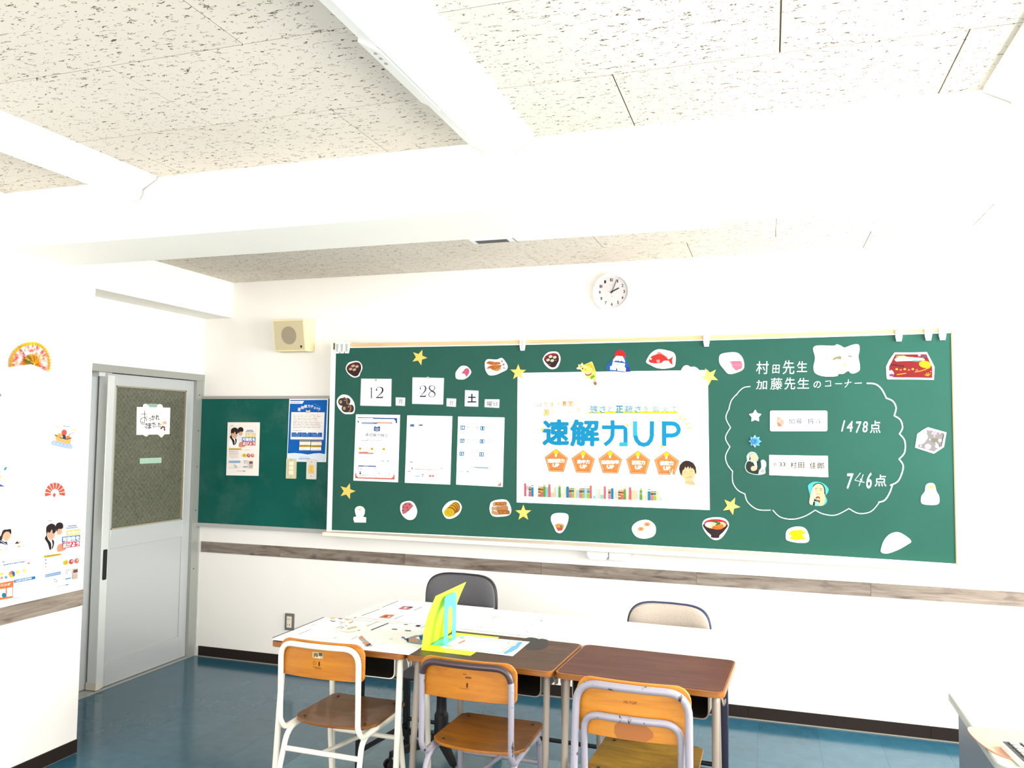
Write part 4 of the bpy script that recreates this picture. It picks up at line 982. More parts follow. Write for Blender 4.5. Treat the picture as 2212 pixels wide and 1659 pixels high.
def quadwarp(src, dst):
    (a0, a1, a2, a3), (b0, b1, b2, b3) = src, dst
    def w(x, y):
        # inverse bilinear of an almost rectangular source by two Newton-free steps
        u = v = .5
        for _ in range(6):
            lx = a0[0]*(1-v)+a3[0]*v; rx = a1[0]*(1-v)+a2[0]*v; u = (x-lx)/(rx-lx)
            ty = a0[1]*(1-u)+a1[1]*u; by = a3[1]*(1-u)+a2[1]*u; v = (y-ty)/(by-ty)
        f = lambda k: (b0[k]*(1-u)+b1[k]*u)*(1-v)+(b3[k]*(1-u)+b2[k]*u)*v
        return f(0), f(1)
    return w
C3 = (0, 1110, 6.635)
wp = quadwarp(((150, 150), (1005, 150), (970, 1572), (108, 1558)), ((588, 38), (1228, -8), (1186, 1052), (575, 1195)))
school_poster(Sheet(S_col, C3, .001, wp), (248, 246, 242)).make('poster', 'school poster with two pupils in profile on the white pier beside the door', 'poster')
s = Sheet(S_col, C3, .001).paper([(-330, 205), (524, 108), (508, 1192), (-330, 1400)], (248, 247, 244), .0006)
s.poly([(30, 300), (60, 262), (130, 255), (152, 300), (125, 360), (80, 392), (40, 352)], (242, 192, 156), True).poly([(-60, 420), (-60, 300), (0, 320), (38, 235), (100, 222), (152, 220), (155, 292), (120, 258), (70, 262), (35, 310), (28, 365), (5, 380)], (50, 38, 38), True)
s.poly([(-90, 370), (0, 368), (60, 402), (92, 395), (108, 450), (75, 444), (20, 425), (-20, 420)], (42, 48, 72)).line([(0, 385), (55, 420), (95, 440)], 5, (236, 236, 240)).line([(95, 340), (112, 333)], 4, (220, 110, 100))
s.poly([(202, 432), (238, 392), (262, 388), (290, 400), (272, 425)], (58, 48, 52)).poly([(240, 390), (290, 392), (284, 412), (262, 418)], (238, 196, 168)).rows(290, 480, 248, 210, 2, (170, 170, 170), 5, -14).line([(245, 468), (288, 466)], 17, (244, 160, 60)).line([(0, 520), (12, 518)], 24, (246, 220, 60)).rows(35, 140, 520, 500, 2, (140, 170, 215), 8, -8)
s.rows(300, 405, 462, 452, 2, (150, 176, 210), 7, -8).rows(30, 160, 610, 590, 2, (200, 160, 150), 5, -5).line([(24, 688), (54, 685)], 12, (84, 84, 84))
s.poly([(42, 724), (342, 675), (340, 690), (42, 742)], (60, 134, 200)); s.rows(60, 330, 729, 729, 1, (236, 244, 250), 6, -46).rows(20, 340, 776, 745, 3, (190, 200, 214), 4, -30)
s.ell(158, 863, 42, 48, (236, 200, 40)).ell(158, 863, 42, 48, (36, 106, 184), a0=-90, a1=55).ell(158, 863, 42, 48, (238, 128, 104), a0=180, a1=270).ell(245, 830, 25, 27, (246, 234, 130)).ell(338, 812, 24, 27, (246, 234, 130)).ell(10, 858, 20, 18, (248, 224, 50)).ell(72, 908, 20, 22, (110, 180, 214)).ell(398, 706, 12, 13, (224, 110, 110))
s.poly([(255, 840), (325, 825), (335, 870), (245, 885)], (212, 236, 248)).line([(240, 890), (335, 878)], 5, (120, 180, 220)).line([(-5, 918), (24, 915)], 34, (240, 140, 110)).rows(385, 450, 795, 830, 3, (216, 206, 140), 6)
s.poly([(188, 946), (485, 890), (487, 932), (190, 988)], (18, 128, 200)).ch('こんなキミにおすすめ！', 202, 950, 434, 978, (252, 252, 252), .03, dy=-44)
s.rows(222, 480, 1006, 1120, 7, (176, 180, 190), 4, -30).line([(185, 1175), (335, 1140), (490, 1103)], 3, (210, 220, 230)).rows(120, 260, 1214, 1214, 1, (140, 140, 140), 8, -24)
s.poly([(-200, 1025), (168, 953), (160, 1200), (-200, 1262)], (240, 126, 70)).ch('トレーニング', -150, 1015, 124, 1052, (254, 254, 250), .02, dy=-28).poly([(75, 1062), (152, 1050), (152, 1175), (72, 1185)], (252, 252, 252)).poly([(-40, 1080), (55, 1068), (52, 1188), (-40, 1200)], (252, 252, 252)).ell(30, 1164, 32, 36, (20, 134, 168))
s.make('poster', 'poster with a sailor-collar girl and pie charts on the white pier', 'poster')

C2 = (610, 855, 8.733)
s = Sheet(S_side, C2, .001).paper([(133, 58), (868, 55), (828, 1250), (86, 1240)], (244, 246, 248), .0006); BLU = (12, 98, 188)
s.poly([(148, 80), (850, 76), (808, 1100), (700, 1082), (590, 1088), (480, 1108), (380, 1090), (230, 1078), (103, 1086)], BLU).poly([(103, 1090), (230, 1081), (380, 1093), (480, 1111), (590, 1091), (700, 1085), (810, 1103), (806, 1236), (92, 1230)], (222, 232, 244))
s.poly([(142, 100), (412, 98), (378, 150), (140, 148)], (250, 250, 250)).rows(156, 365, 120, 120, 1, (90, 110, 140), 14)
for c, x0, y0, x1, y1 in (('速', 292, 222, 348, 288), ('読', 352, 192, 412, 252), ('解', 415, 168, 470, 230), ('力', 480, 165, 530, 224), ('チ', 540, 175, 590, 230), ('ェ', 594, 208, 634, 246), ('ッ', 640, 218, 678, 254), ('ク', 672, 224, 720, 282)): s.ch(c, x0, y0, x1, y1, (250, 250, 250), .015)
s.line([(605, 150), (650, 175), (730, 215)], 7, (90, 170, 220)).poly([(175, 308), (802, 312), (780, 828), (157, 820)], (246, 238, 234)).poly([(450, 262), (490, 282), (528, 262), (532, 328), (448, 328)], (222, 208, 200))
s.rows(205, 770, 358, 596, 9, (178, 160, 156), 9).rows(205, 450, 655, 655, 1, (178, 160, 156), 9)
for a, b, t_ in ((185, 375, 692), (385, 565, 694), (575, 757, 696)): s.poly([(a, t_), (b, t_), (b-2, t_+82), (a-2, t_+82)], BLU).ell((a+b)/2+4, t_+4, 15, 13, (250, 250, 250)).rows(a+14, b-10, t_+26, t_+56, 2, (140, 196, 236), 11)
s.line([(160, 830), (780, 838), (770, 1055), (250, 1048)], 4, (60, 140, 210))
for x0, x1, y_ in ((338, 543, 843), (557, 755, 848), (334, 541, 940), (552, 750, 944)): s.poly([(x0, y_), (x1, y_), (x1-2, y_+86), (x0-2, y_+86)], (250, 244, 234)).poly([(x0, y_), (x1, y_), (x1-1, y_+28), (x0-1, y_+28)], (216, 172, 44)).rows(x0+15, x1-12, y_+9, y_+9, 1, (120, 92, 30), 8).rows(x0+18, x1-14, y_+54, y_+70, 2, (222, 180, 180), 6)
s.rows(330, 580, 1180, 1180, 1, (140, 156, 190), 16).rows(345, 560, 1152, 1152, 1, (190, 200, 220), 8)
s.make('poster', 'bright blue notice with a white text panel pinned above the switches', 'poster')

# hand-lettered card taped to the door glass
C4 = (285, 860, 11.06)
s = Sheet(S_pane, C4, -.013).paper([(155, 210), (952, 230), (935, 862), (145, 880)], (246, 244, 236), .0008); K = (34, 36, 42)
s.line([(335, 300), (340, 400), (345, 470), (330, 590), (300, 625), (260, 600), (240, 540), (262, 490), (330, 462), (375, 490), (382, 545)], 13, K, True).line([(250, 382), (385, 380)], 11, K).line([(378, 440), (402, 468)], 11, K).ell(290, 578, 15, 14, (90, 50, 50)).line([(262, 545), (278, 538)], 5, K).line([(300, 532), (314, 530)], 5, K)
for c, x0, y0, x1, y1 in (('つ', 432, 470, 492, 545), ('か', 500, 400, 590, 530), ('れ', 600, 395, 690, 528), ('さ', 340, 590, 412, 720), ('ま', 415, 590, 500, 735), ('で', 505, 585, 588, 705), ('し', 590, 620, 640, 692), ('た', 650, 585, 728, 695)): s.ch(c, x0, y0, x1, y1, K, .02)
s.ell(785, 535, 32, 36, (180, 176, 160)).ell(785, 535, 27, 31, (248, 246, 236)).ell(768, 605, 32, 34, (150, 140, 90)).ell(768, 605, 27, 29, (236, 230, 130)).ell(825, 590, 34, 36, (150, 100, 100)).ell(825, 590, 29, 31, (238, 176, 170)).poly([(755, 665), (820, 680), (825, 705), (770, 700), (735, 750), (705, 730)], (122, 52, 58)).poly([(790, 700), (815, 705), (832, 770), (800, 785)], (122, 52, 58)).poly([(765, 668), (790, 690), (820, 680), (800, 705), (775, 700)], (40, 20, 60)).line([(850, 665), (868, 690), (855, 718)], 6, (160, 164, 190)).line([(235, 480), (215, 525)], 5, (160, 160, 160))
nt = s.make('door_notice', 'hand-lettered white card with a small bouquet drawing taped to the door glass', 'notice')
t_ = Sheet(S_pane, C4, -.0135).paper([(420, 134), (645, 134), (650, 230), (415, 230)], (140, 168, 154), .0004); build(t_.base, 'tape', nt, smooth=False)
for pts in ([(300, 215), (305, 170), (330, 142), (385, 138), (420, 165), (445, 190), (425, 232), (300, 232)], [(640, 215), (645, 165), (690, 145), (740, 150), (770, 185), (765, 235), (640, 235)], [(310, 870), (430, 866), (400, 912), (345, 905)], [(650, 860), (805, 855), (790, 900), (740, 942), (700, 905)]):
    t_ = Sheet(S_pane, C4, -.0132).paper(pts, (238, 236, 222), .0004, True); build(t_.base, 'torn_tape', nt, smooth=False)
s = Sheet(S_pane, C4, -.0132).paper([(230, 1440), (745, 1420), (742, 1550), (228, 1570)], (160, 192, 172), .0005)
for k in range(12): s.line([(245+42*k, 1560), (275+42*k, 1432)], 4, (176, 206, 186))
s.make('tape_strip', 'pale green strip of tape on the door glass below the card', 'tape')

# decorations on the pier
C5 = (0, 560, 3.071)
fan = empty('folding_fan', S_col(C5[0]+205/C5[2], C5[1]+695/C5[2], .01), 0, 'pleated gold and pink folding fan ornament pinned high on the white pier', 'fan')
def fp(th, rr, h):
    c, sn = math.cos(th), math.sin(th); rx = 120 if c > 0 else 156
    return S_col(C5[0]+(205+rr*rx*c)/C5[2], C5[1]+(695-rr*(146 if sn > 0 else 110)*sn)/C5[2], h)-fan.location
A0, A1, NP = math.radians(-27), math.radians(193), 26
GOLD = mat('gold foil', (214, 178, 48), .35, .3); PINK = mat('pink chiyogami', (226, 150, 146), .6); PNT = NT(PINK); f_ = PNT.noise(PNT.coords((60, 60, 60)), 1.0, 2); PNT.l(PNT.ramp(f_, [(.38, (190, 96, 100)), (.5, (240, 180, 172)), (.62, (250, 232, 220))]), PNT.b.inputs['Base Color'])
OCH = mat('ochre foil', (222, 160, 20), .4, .2)
m = MB()
for i in range(NP*2):
    a, b = A0+(A1-A0)*i/(NP*2), A0+(A1-A0)*(i+1)/(NP*2); ha, hb = (.004, .018) if i % 2 == 0 else (.018, .004)
    for r0, r1, mm in ((.03, .42, OCH), (.42, .86, PINK), (.86, 1.0, GOLD)):
        k0 = .25+.75*r0; k1 = .25+.75*r1; m.add([fp(a, r0, ha*k0+.001), fp(b, r0, hb*k0+.001), fp(b, r1, hb*k1+.001), fp(a, r1, ha*k1+.001)], [(0, 1, 2, 3)], mm)
build(m, 'pleated_leaf', fan, smooth=False)
m = MB()
for k in range(26):
    a = 2*PI*k/26; q0 = S_col(C5[0]+160/C5[2], C5[1]+668/C5[2], .022)-fan.location; u = V((.3, math.cos(a), math.sin(a)))*random.uniform(.018, .028); m.tube([q0, q0+u], [.0012, .0004], mat('pine needle', (52, 92, 44), .6), 4)
build(m, 'pine_sprig', fan)
m = MB()
for k in range(9):
    a = math.radians(38+16*k if k % 2 else 30+14*k); m.tube([fp(0, .02, .02), fp(a, .5, .026)], [.0012, .0022], OCH, 5)
for k in range(4): q0 = fp(0, .02, .022); m.tube([q0, q0+V((.004, -.03-.006*k, -.035-.004*k))], .0011, mat('white paper cord', (240, 226, 218), .6), 5)
build(m, 'gold_cords', fan)
t_ = Sheet(S_col, C5, .022).paper([(110, 590), (135, 578), (172, 625), (148, 638)], (246, 242, 236), .0006); t_.ch('寿', 128, 590, 152, 622, (90, 60, 50)); tg = MB(); tg.v = []
for mb, nm in ((t_.base, 'tag'), (t_.txt, 'lettering')):
    mb.v = [v-fan.location for v in mb.v]; build(mb, nm, fan, smooth=False)
s = Sheet(S_col, C5, .001).paper([(338, 1232), (345, 1205), (360, 1160), (365, 1095), (420, 1085), (505, 1100), (498, 1150), (478, 1215), (472, 1262)], (248, 246, 240), .0006)
s.poly([(340, 1230), (350, 1203), (375, 1208), (400, 1214), (470, 1226), (472, 1258), (400, 1246)], (186, 208, 236), True)
for k in range(5): s.ell(358+24*k, 1216+6*k, 11, 9, (150, 180, 222), a0=180, a1=360).ell(358+24*k, 1216+6*k, 6, 5, (222, 234, 246), a0=180, a1=360)
s.poly([(362, 1168), (385, 1180), (430, 1192), (470, 1180), (464, 1226), (372, 1208)], (240, 190, 112)).line([(360, 1164), (400, 1184), (440, 1194), (472, 1186)], 7, (120, 86, 46)).ell(423, 1150, 18, 20, (228, 84, 72)).ell(394, 1168, 18, 13, (232, 176, 96)).poly([(410, 1150), (430, 1146), (436, 1196), (414, 1190)], (60, 66, 96)).ell(424, 1148, 17, 18, (228, 92, 76)).ell(448, 1180, 13, 10, (232, 130, 60)).line([(412, 1105), (462, 1112)], 4, (120, 120, 120)).ell(378, 1112, 10, 8, (250, 240, 170)).ell(488, 1132, 11, 8, (250, 240, 170))
for k in range(5): s.line([(452+5*k, 1170-4*k), (458+8*k, 1160-3*k)], 3, (196, 110, 90))
s.make('paper_cutout', 'paper cut-out of a treasure boat on blue waves on the white pier', 'cut-out')
s = Sheet(S_col, C5, .001)
s.paper([(298+0, 1541), (310, 1510), (335, 1488), (368, 1478), (402, 1488), (424, 1515), (432, 1550), (400, 1560), (375, 1580), (358, 1584), (342, 1578), (332, 1560)], (250, 248, 244), .0006)
for k in range(9):
    a = math.radians(194-23.2*k); b = math.radians(194-23.2*k-19.5); P_ = lambda t, r: (363+r*66*math.cos(t), 1556-r*74*math.sin(t)); s.poly([P_(a, .42), P_(a, 1), P_((a+b)/2, 1.01), P_(b, 1), P_(b, .42)], (228, 92, 72))
s.ell(357, 1564, 10, 12, (230, 110, 106)).line([(362, 1550), (358, 1580)], 5, (214, 64, 72)); s.make('paper_cutout', 'small red folding-fan cut-out low on the white pier', 'cut-out')
s = Sheet(S_col, C5, .001).paper([(-60, 1395), (20, 1385), (46, 1372), (50, 1382), (26, 1430), (30, 1510), (-60, 1512)], (250, 248, 246), .0006)
s.poly([(20, 1400), (30, 1379), (47, 1378), (36, 1400)], (70, 170, 140)).poly([(-50, 1508), (-40, 1480), (0, 1492), (32, 1508)], (80, 96, 170)).ell(-4, 1442, 10, 9, (244, 220, 110)).line([(-30, 1400), (5, 1412)], 5, (180, 150, 160)); s.make('paper_cutout', 'cut-out with a green flag and blue base at the very left edge', 'cut-out')
s = Sheet(S_col, C5, .001).paper([(-60, 850), (-5, 880), (13, 912), (10, 950), (-60, 950)], (248, 247, 246), .0006)
s.poly([(-50, 870), (-6, 878), (9, 909), (-40, 909)], (130, 130, 138)).line([(-30, 930), (9, 928)], 4, (190, 190, 196)).line([(-30, 946), (3, 944)], 4, (200, 200, 206)); s.make('paper_cutout', 'grey triangular cut-out just below the gold fan at the left edge', 'cut-out')

# ================================================================== THINGS ON THE CHALKBOARD
def card(crop, outline, label, pic='printed_picture', c=(246, 244, 240), sm=True, t=.0012, h=.0008, name='paper_cutout', cat='cut-out', group='cut-outs on the chalkboard'):
    s = Sheet(S_board, crop, h); s.paper(outline, c, t, sm); s.k += 4; s.meta = (name, label, cat, group); return s
def done(s): return s.make(*s.meta)
CA = (720, 760, 11.06)
s = card(CA, [(300, 390), (350, 280), (440, 235), (560, 218), (640, 250), (690, 330), (690, 420), (650, 500), (620, 580), (520, 615), (430, 585), (340, 500)], 'cut-out of dark bean soup with four rice balls, top left corner of the chalkboard')
s.poly([(322, 395), (370, 310), (470, 262), (570, 246), (640, 275), (668, 340), (665, 430), (620, 520), (590, 568), (520, 588), (455, 562), (360, 490)], (74, 44, 46), True).poly([(325, 400), (370, 312), (470, 264), (570, 248), (640, 278), (660, 330), (560, 300), (450, 335), (375, 400), (340, 435)], (112, 52, 48), True)
for x, y, a, b in ((478, 338, 48, 30), (570, 352, 42, 32), (417, 413, 42, 32), (508, 427, 46, 30)): s.ell(x, y, a, b, (228, 196, 164), -18)
done(s)
s = card(CA, [(85, 1200), (110, 1110), (180, 1040), (260, 1020), (370, 1050), (450, 1130), (500, 1220), (518, 1330), (508, 1430), (470, 1480), (380, 1488), (270, 1480), (180, 1410), (110, 1310)], 'cut-out of two black kelp rolls tied with orange strips, left edge of the chalkboard')
kd, ko = (70, 66, 66), (200, 132, 88)
s.ell(345, 1180, 68, 80, kd).ell(212, 1195, 92, 95, kd).poly([(212, 1100), (345, 1105), (345, 1255), (212, 1290)], kd).ell(440, 1355, 58, 92, kd).ell(300, 1350, 98, 96, kd).poly([(300, 1255), (440, 1265), (440, 1446), (300, 1446)], kd)
s.line([(250, 1085), (300, 1110), (330, 1150), (330, 1230), (370, 1255), (412, 1290), (420, 1370), (375, 1440)], 30, ko, True).ell(268, 1092, 22, 16, ko)
s.ell(183, 1197, 34, 42, (226, 176, 122)).ell(268, 1350, 34, 42, (226, 176, 122)).ell(286, 1162, 10, 10, (230, 228, 226)).ell(372, 1316, 12, 11, (230, 228, 226)).ell(250, 1160, 6, 8, (190, 186, 184)).ell(335, 1316, 6, 8, (190, 186, 184)); done(s)
CB = (970, 740, 13.825)
s = card(CB, [(195, 920), (240, 830), (330, 725), (430, 690), (560, 725), (665, 870), (600, 1000), (480, 1085), (380, 1105), (220, 1075)], 'small cut-out of a pink and white fish-cake log, lower left of the fried shrimp')
s.poly([(368, 932), (480, 790), (530, 762), (582, 780), (618, 850), (598, 920), (520, 1035), (495, 965), (430, 922)], (232, 100, 136)).line([(460, 935), (545, 810)], 8, (250, 170, 190)).line([(268, 1012), (362, 1014)], 7, (226, 190, 180)).line([(388, 1046), (505, 1046)], 7, (226, 180, 150)).ell(432, 985, 62, 55, (252, 250, 250)); done(s)
s = card(CB, [(1075, 600), (1130, 512), (1210, 495), (1420, 508), (1545, 460), (1610, 480), (1700, 590), (1748, 700), (1722, 812), (1560, 895), (1400, 965), (1230, 982), (1150, 930), (1085, 800)], 'cut-out of three fried shrimps left of the poster corner star')
og, bn = (214, 124, 58), (120, 66, 44)
s.poly([(1120, 612), (1200, 556), (1350, 575), (1532, 590), (1510, 650), (1300, 672), (1200, 652)], og, True).poly([(1128, 785), (1200, 705), (1300, 680), (1560, 668), (1530, 745), (1330, 825), (1240, 775)], og, True).poly([(1330, 820), (1565, 742), (1500, 830), (1430, 855)], (226, 160, 96), True)
s.line([(1180, 600), (1240, 560), (1275, 640)], 10, bn).line([(1300, 690), (1320, 800)], 9, (150, 80, 40)).line([(1280, 672), (1450, 650)], 8, (160, 90, 46)).line([(1120, 620), (1200, 650)], 6, (170, 110, 90)).line([(1130, 780), (1220, 700)], 8, (196, 130, 120))
for p in ([(1545, 560), (1600, 525), (1612, 592)], [(1575, 685), (1650, 615), (1665, 675)], [(1600, 762), (1655, 735), (1690, 788)]): s.poly(p, (92, 60, 64)); c = (sum(a for a, _ in p)/3, sum(b for _, b in p)/3); s.ell(c[0]+4, c[1], 11, 9, (210, 190, 190))
for x, y in ((1340, 620), (1380, 600), (1420, 700), (1465, 685), (1360, 720), (1450, 620), (1400, 740)): s.ell(x, y, 9, 7, (240, 196, 130))
done(s)
CC = (1150, 740, 13.825)
s = card(CC, [(310, 490), (380, 370), (480, 292), (600, 270), (740, 280), (812, 360), (842, 480), (820, 600), (770, 715), (700, 775), (590, 796), (480, 760), (370, 650), (330, 560)], 'white-edged cut-out of a red-rimmed bowl of bean soup above the big poster')
s.poly([(365, 545), (350, 480), (420, 400), (560, 340), (690, 340), (780, 390), (797, 520), (742, 640), (690, 722), (600, 746), (520, 712), (440, 640)], (66, 42, 44), True).poly([(345, 500), (390, 400), (500, 338), (620, 313), (720, 325), (775, 368), (790, 412), (680, 372), (560, 362), (440, 440), (368, 550)], (168, 50, 50))
for x, y, a, b in ((548, 420, 60, 42), (672, 442, 56, 42), (472, 520, 56, 42), (597, 540, 58, 42)): s.ell(x, y, a, b, (236, 226, 200), -15)
s.ell(705, 530, 16, 14, (200, 170, 170)).ell(640, 375, 10, 10, (220, 150, 150)).line([(425, 600), (460, 650)], 14, (170, 140, 140)).line([(480, 665), (550, 640)], 22, (150, 116, 118)).ell(780, 445, 14, 14, (150, 130, 140)); done(s)
s = card(CC, [(1530, 670), (1770, 565), (1800, 600), (1850, 740), (1900, 880), (1918, 1040), (1900, 1150), (1810, 1190), (1680, 1130), (1600, 1020), (1480, 870), (1440, 800), (1335, 798), (1322, 760), (1382, 720), (1368, 652), (1440, 664), (1485, 596), (1520, 645)], 'yellow paddle-shaped cut-out with a brown handle over the top edge of the big poster', c=(238, 214, 80), sm=False)
s.poly([(1335, 790), (1330, 762), (1392, 722), (1378, 660), (1445, 675), (1485, 605), (1515, 680), (1500, 760), (1440, 790)], (246, 242, 230)).ell(1450, 715, 42, 40, (236, 206, 40)).ell(1503, 775, 26, 25, (112, 70, 20)).poly([(1540, 690), (1765, 590), (1830, 740), (1870, 900), (1700, 700)], (244, 206, 60))
for x, y, r in ((1580, 715, 34), (1750, 620, 22), (1728, 685, 20), (1770, 775, 26)): s.ell(x, y, r, r, (250, 240, 200))
s.ell(1590, 808, 36, 36, (240, 170, 80)).ell(1590, 808, 26, 26, (246, 220, 150)).ell(1675, 932, 98, 56, (132, 48, 40), -8).ell(1672, 914, 84, 46, (240, 226, 190), -8).poly([(1735, 1080), (1760, 1000), (1810, 980), (1875, 1000), (1850, 1040), (1810, 1060), (1800, 1095)], (120, 200, 40), True).ell(1830, 962, 14, 12, (120, 70, 20)).ell(1690, 1035, 8, 8, (200, 160, 40)).line([(1790, 1170), (1890, 1125)], 16, (226, 160, 60)).poly([(1815, 1192), (1895, 1152), (1942, 1242), (1865, 1286)], (168, 128, 96)); done(s)
CD = (1300, 740, 12.29)
s = card(CD, [(100, 650), (290, 450), (345, 390), (335, 340), (360, 270), (420, 215), (490, 195), (560, 212), (615, 265), (637, 340), (625, 430), (690, 560), (740, 680), (765, 772), (700, 792), (600, 790), (420, 775), (300, 776), (210, 745), (110, 700)], 'cut-out of a blue snow-capped mountain under a red sun', sm=False, c=(44, 108, 196))
s.ell(487, 342, 146, 144, (222, 44, 44)).poly([(100, 655), (290, 452), (350, 395), (395, 352), (548, 362), (620, 430), (690, 560), (740, 680), (765, 770), (600, 788), (420, 773), (210, 742), (108, 695)], (40, 104, 196)).poly([(420, 770), (600, 786), (762, 770), (720, 640), (560, 700)], (50, 70, 176)).poly([(390, 355), (548, 362), (575, 400), (620, 500), (612, 532), (560, 500), (520, 478), (490, 500), (460, 490), (430, 465), (410, 490), (375, 470), (330, 505), (300, 505), (302, 455)], (250, 250, 250))
s.poly([(290, 516), (625, 556), (602, 640), (642, 688), (632, 772), (420, 746), (402, 650), (372, 736), (220, 722), (226, 630), (278, 612)], (250, 250, 248)); s.ch('HAPPY', 302, 540, 610, 600, (226, 186, 130), .02, dy=26).ch('NEW', 240, 642, 368, 702, (226, 176, 140), .02, dy=8).ch('YEAR', 430, 650, 620, 720, (226, 196, 150), .02, dy=14); done(s)
s = card(CD, [(1183, 530), (1200, 440), (1300, 290), (1440, 195), (1570, 180), (1720, 205), (1900, 262), (1962, 380), (1955, 540), (1920, 640), (1780, 680), (1620, 695), (1450, 672), (1300, 600)], 'cut-out of a bright red sea bream on a white ground')
rd_ = (218, 58, 50)
s.poly([(1455, 310), (1480, 250), (1550, 250), (1600, 285), (1670, 345), (1740, 370), (1750, 430), (1640, 360)], (240, 150, 136)).poly([(1245, 500), (1270, 420), (1340, 350), (1440, 312), (1560, 305), (1660, 350), (1720, 410), (1770, 448), (1820, 420), (1893, 368), (1868, 470), (1882, 598), (1830, 560), (1792, 520), (1790, 488), (1700, 480), (1640, 490), (1580, 545), (1420, 556), (1300, 540)], rd_)
s.poly([(1448, 462), (1552, 452), (1530, 545), (1465, 525)], (244, 176, 160)).ell(1305, 435, 23, 25, (250, 240, 230)).ell(1305, 435, 9, 10, (230, 200, 190))
for k in range(6): s.line([(1620+26*k, 500), (1600+20*k, 595-6*k)], 9, (246, 206, 196))
for k in range(5): s.ell(1325+33*k, 365-12*k, 7, 6, (248, 190, 170))
s.line([(1480, 548), (1500, 582)], 7, (240, 190, 170)).line([(1540, 548), (1545, 580)], 7, (240, 190, 170)); done(s)
s = card((1080, 700, 3.318), [(1298, 338), (1318, 302), (1345, 296), (1368, 308), (1395, 306), (1425, 326), (1430, 352), (1400, 380), (1362, 452), (1340, 430), (1325, 370)], 'plain white cloud-shaped cut-out at the top right of the big poster', c=(248, 248, 248), h=.0026); s.line([(1335, 425), (1360, 448)], 3, (230, 206, 180)); done(s)
CE = (1540, 740, 6.506)
s = card(CE, [(85, 230), (110, 165), (220, 140), (330, 140), (400, 190), (435, 270), (430, 370), (330, 425), (220, 440), (150, 370), (98, 300)], 'cut-out of a cut pink and white fish cake right of the top right poster star')
s.poly([(232, 266), (300, 258), (390, 256), (416, 300), (408, 365), (320, 390), (275, 345), (262, 300)], (228, 130, 160)).line([(245, 318), (400, 312)], 6, (244, 180, 196)).line([(118, 252), (160, 300)], 5, (238, 196, 150)).line([(165, 345), (215, 400), (280, 398)], 8, (240, 206, 180)).line([(300, 388), (390, 384)], 8, (226, 150, 140)); done(s)
s = card(CE, [(1410, 75), (1450, 45), (1540, 40), (1700, 45), (1740, 25), (1800, 45), (1850, 70), (1950, 35), (2040, 25), (2062, 90), (2045, 200), (2062, 300), (2060, 390), (1980, 435), (1930, 425), (1900, 400), (1830, 440), (1770, 440), (1740, 472), (1600, 478), (1500, 462), (1430, 420), (1412, 340), (1430, 260), (1432, 190), (1415, 130)], 'large pale cream ragged cut-out picture between the chalk heading and the festive box', c=(246, 244, 222))
s.poly([(1685, 250), (1700, 215), (1780, 188), (1804, 205), (1795, 238), (1740, 232)], (158, 154, 120), True).poly([(1900, 168), (1930, 182), (1962, 190), (1950, 206), (1905, 206)], (160, 160, 146)).ell(1850, 310, 22, 40, (240, 234, 170)).line([(1560, 355), (1700, 362), (1800, 350)], 4, (218, 216, 170)).line([(1470, 410), (1550, 370), (1640, 440), (1690, 400)], 4, (222, 220, 186), True).line([(1720, 390), (1725, 470)], 5, (226, 224, 180)).line([(1930, 340), (1935, 420)], 6, (232, 230, 180)).ell(1820, 392, 18, 9, (190, 188, 160)).ell(1745, 65, 12, 10, (236, 232, 170)).ell(1945, 75, 6, 5, (200, 196, 150)).line([(1500, 420), (1600, 430), (1680, 450)], 4, (222, 220, 186), True); done(s)
CF = (1900, 740, 4.608)
s = card(CF, [(70, 355), (64, 240), (95, 175), (150, 98), (300, 100), (470, 95), (515, 180), (547, 245), (540, 370), (80, 366)], 'cut-out of a maroon and gold festive food box, top right of the board', sm=False)
s.poly([(92, 345), (95, 238), (155, 118), (465, 116), (524, 248), (524, 352)], (150, 40, 44)).poly([(92, 345), (95, 285), (200, 250), (300, 290), (260, 345)], (236, 214, 214), True).poly([(150, 165), (240, 130), (380, 140), (450, 175), (330, 195), (200, 200)], (246, 238, 226), True).poly([(250, 198), (345, 196), (345, 240), (250, 242)], (206, 96, 44)).ell(452, 218, 62, 36, (238, 186, 26), 8).line([(170, 320), (300, 300), (420, 280), (505, 245)], 9, (236, 170, 36), True).line([(325, 182), (395, 186)], 12, (60, 160, 150)).line([(160, 138), (240, 132), (262, 140)], 12, (160, 176, 90))
for k in range(6): s.ell(115+24*k, 220+3*k, 9, 9, (70, 36, 40)); s.ell(170+40*k, 265+8*(k % 2), 13, 10, (206, 110, 90) if k % 2 else (240, 196, 60))
s.ell(120, 325, 25, 14, (150, 70, 130)).ell(395, 128, 16, 10, (216, 180, 206)).ell(440, 140, 26, 14, (112, 84, 96))
for a in (200, 240, 280, 320): s.line([(480, 332), (480+34*math.cos(math.radians(a)), 332+34*math.sin(math.radians(a)))], 8, (240, 170, 40))
s.ell(508, 290, 6, 6, (240, 180, 40)); done(s)
s = card(CF, [(353, 1045), (375, 910), (430, 870), (480, 843), (665, 895), (640, 1040), (540, 1106)], 'cut-out of a grey box with pink blossoms, right of the chalk outline', sm=False)
s.poly([(383, 1040), (400, 925), (482, 866), (642, 908), (618, 1030), (540, 1086)], (146, 142, 144)).poly([(490, 900), (560, 930), (600, 990), (520, 1000), (470, 950)], (132, 128, 110)).poly([(390, 930), (450, 900), (480, 940), (440, 1000), (392, 1010)], (226, 220, 230), True)
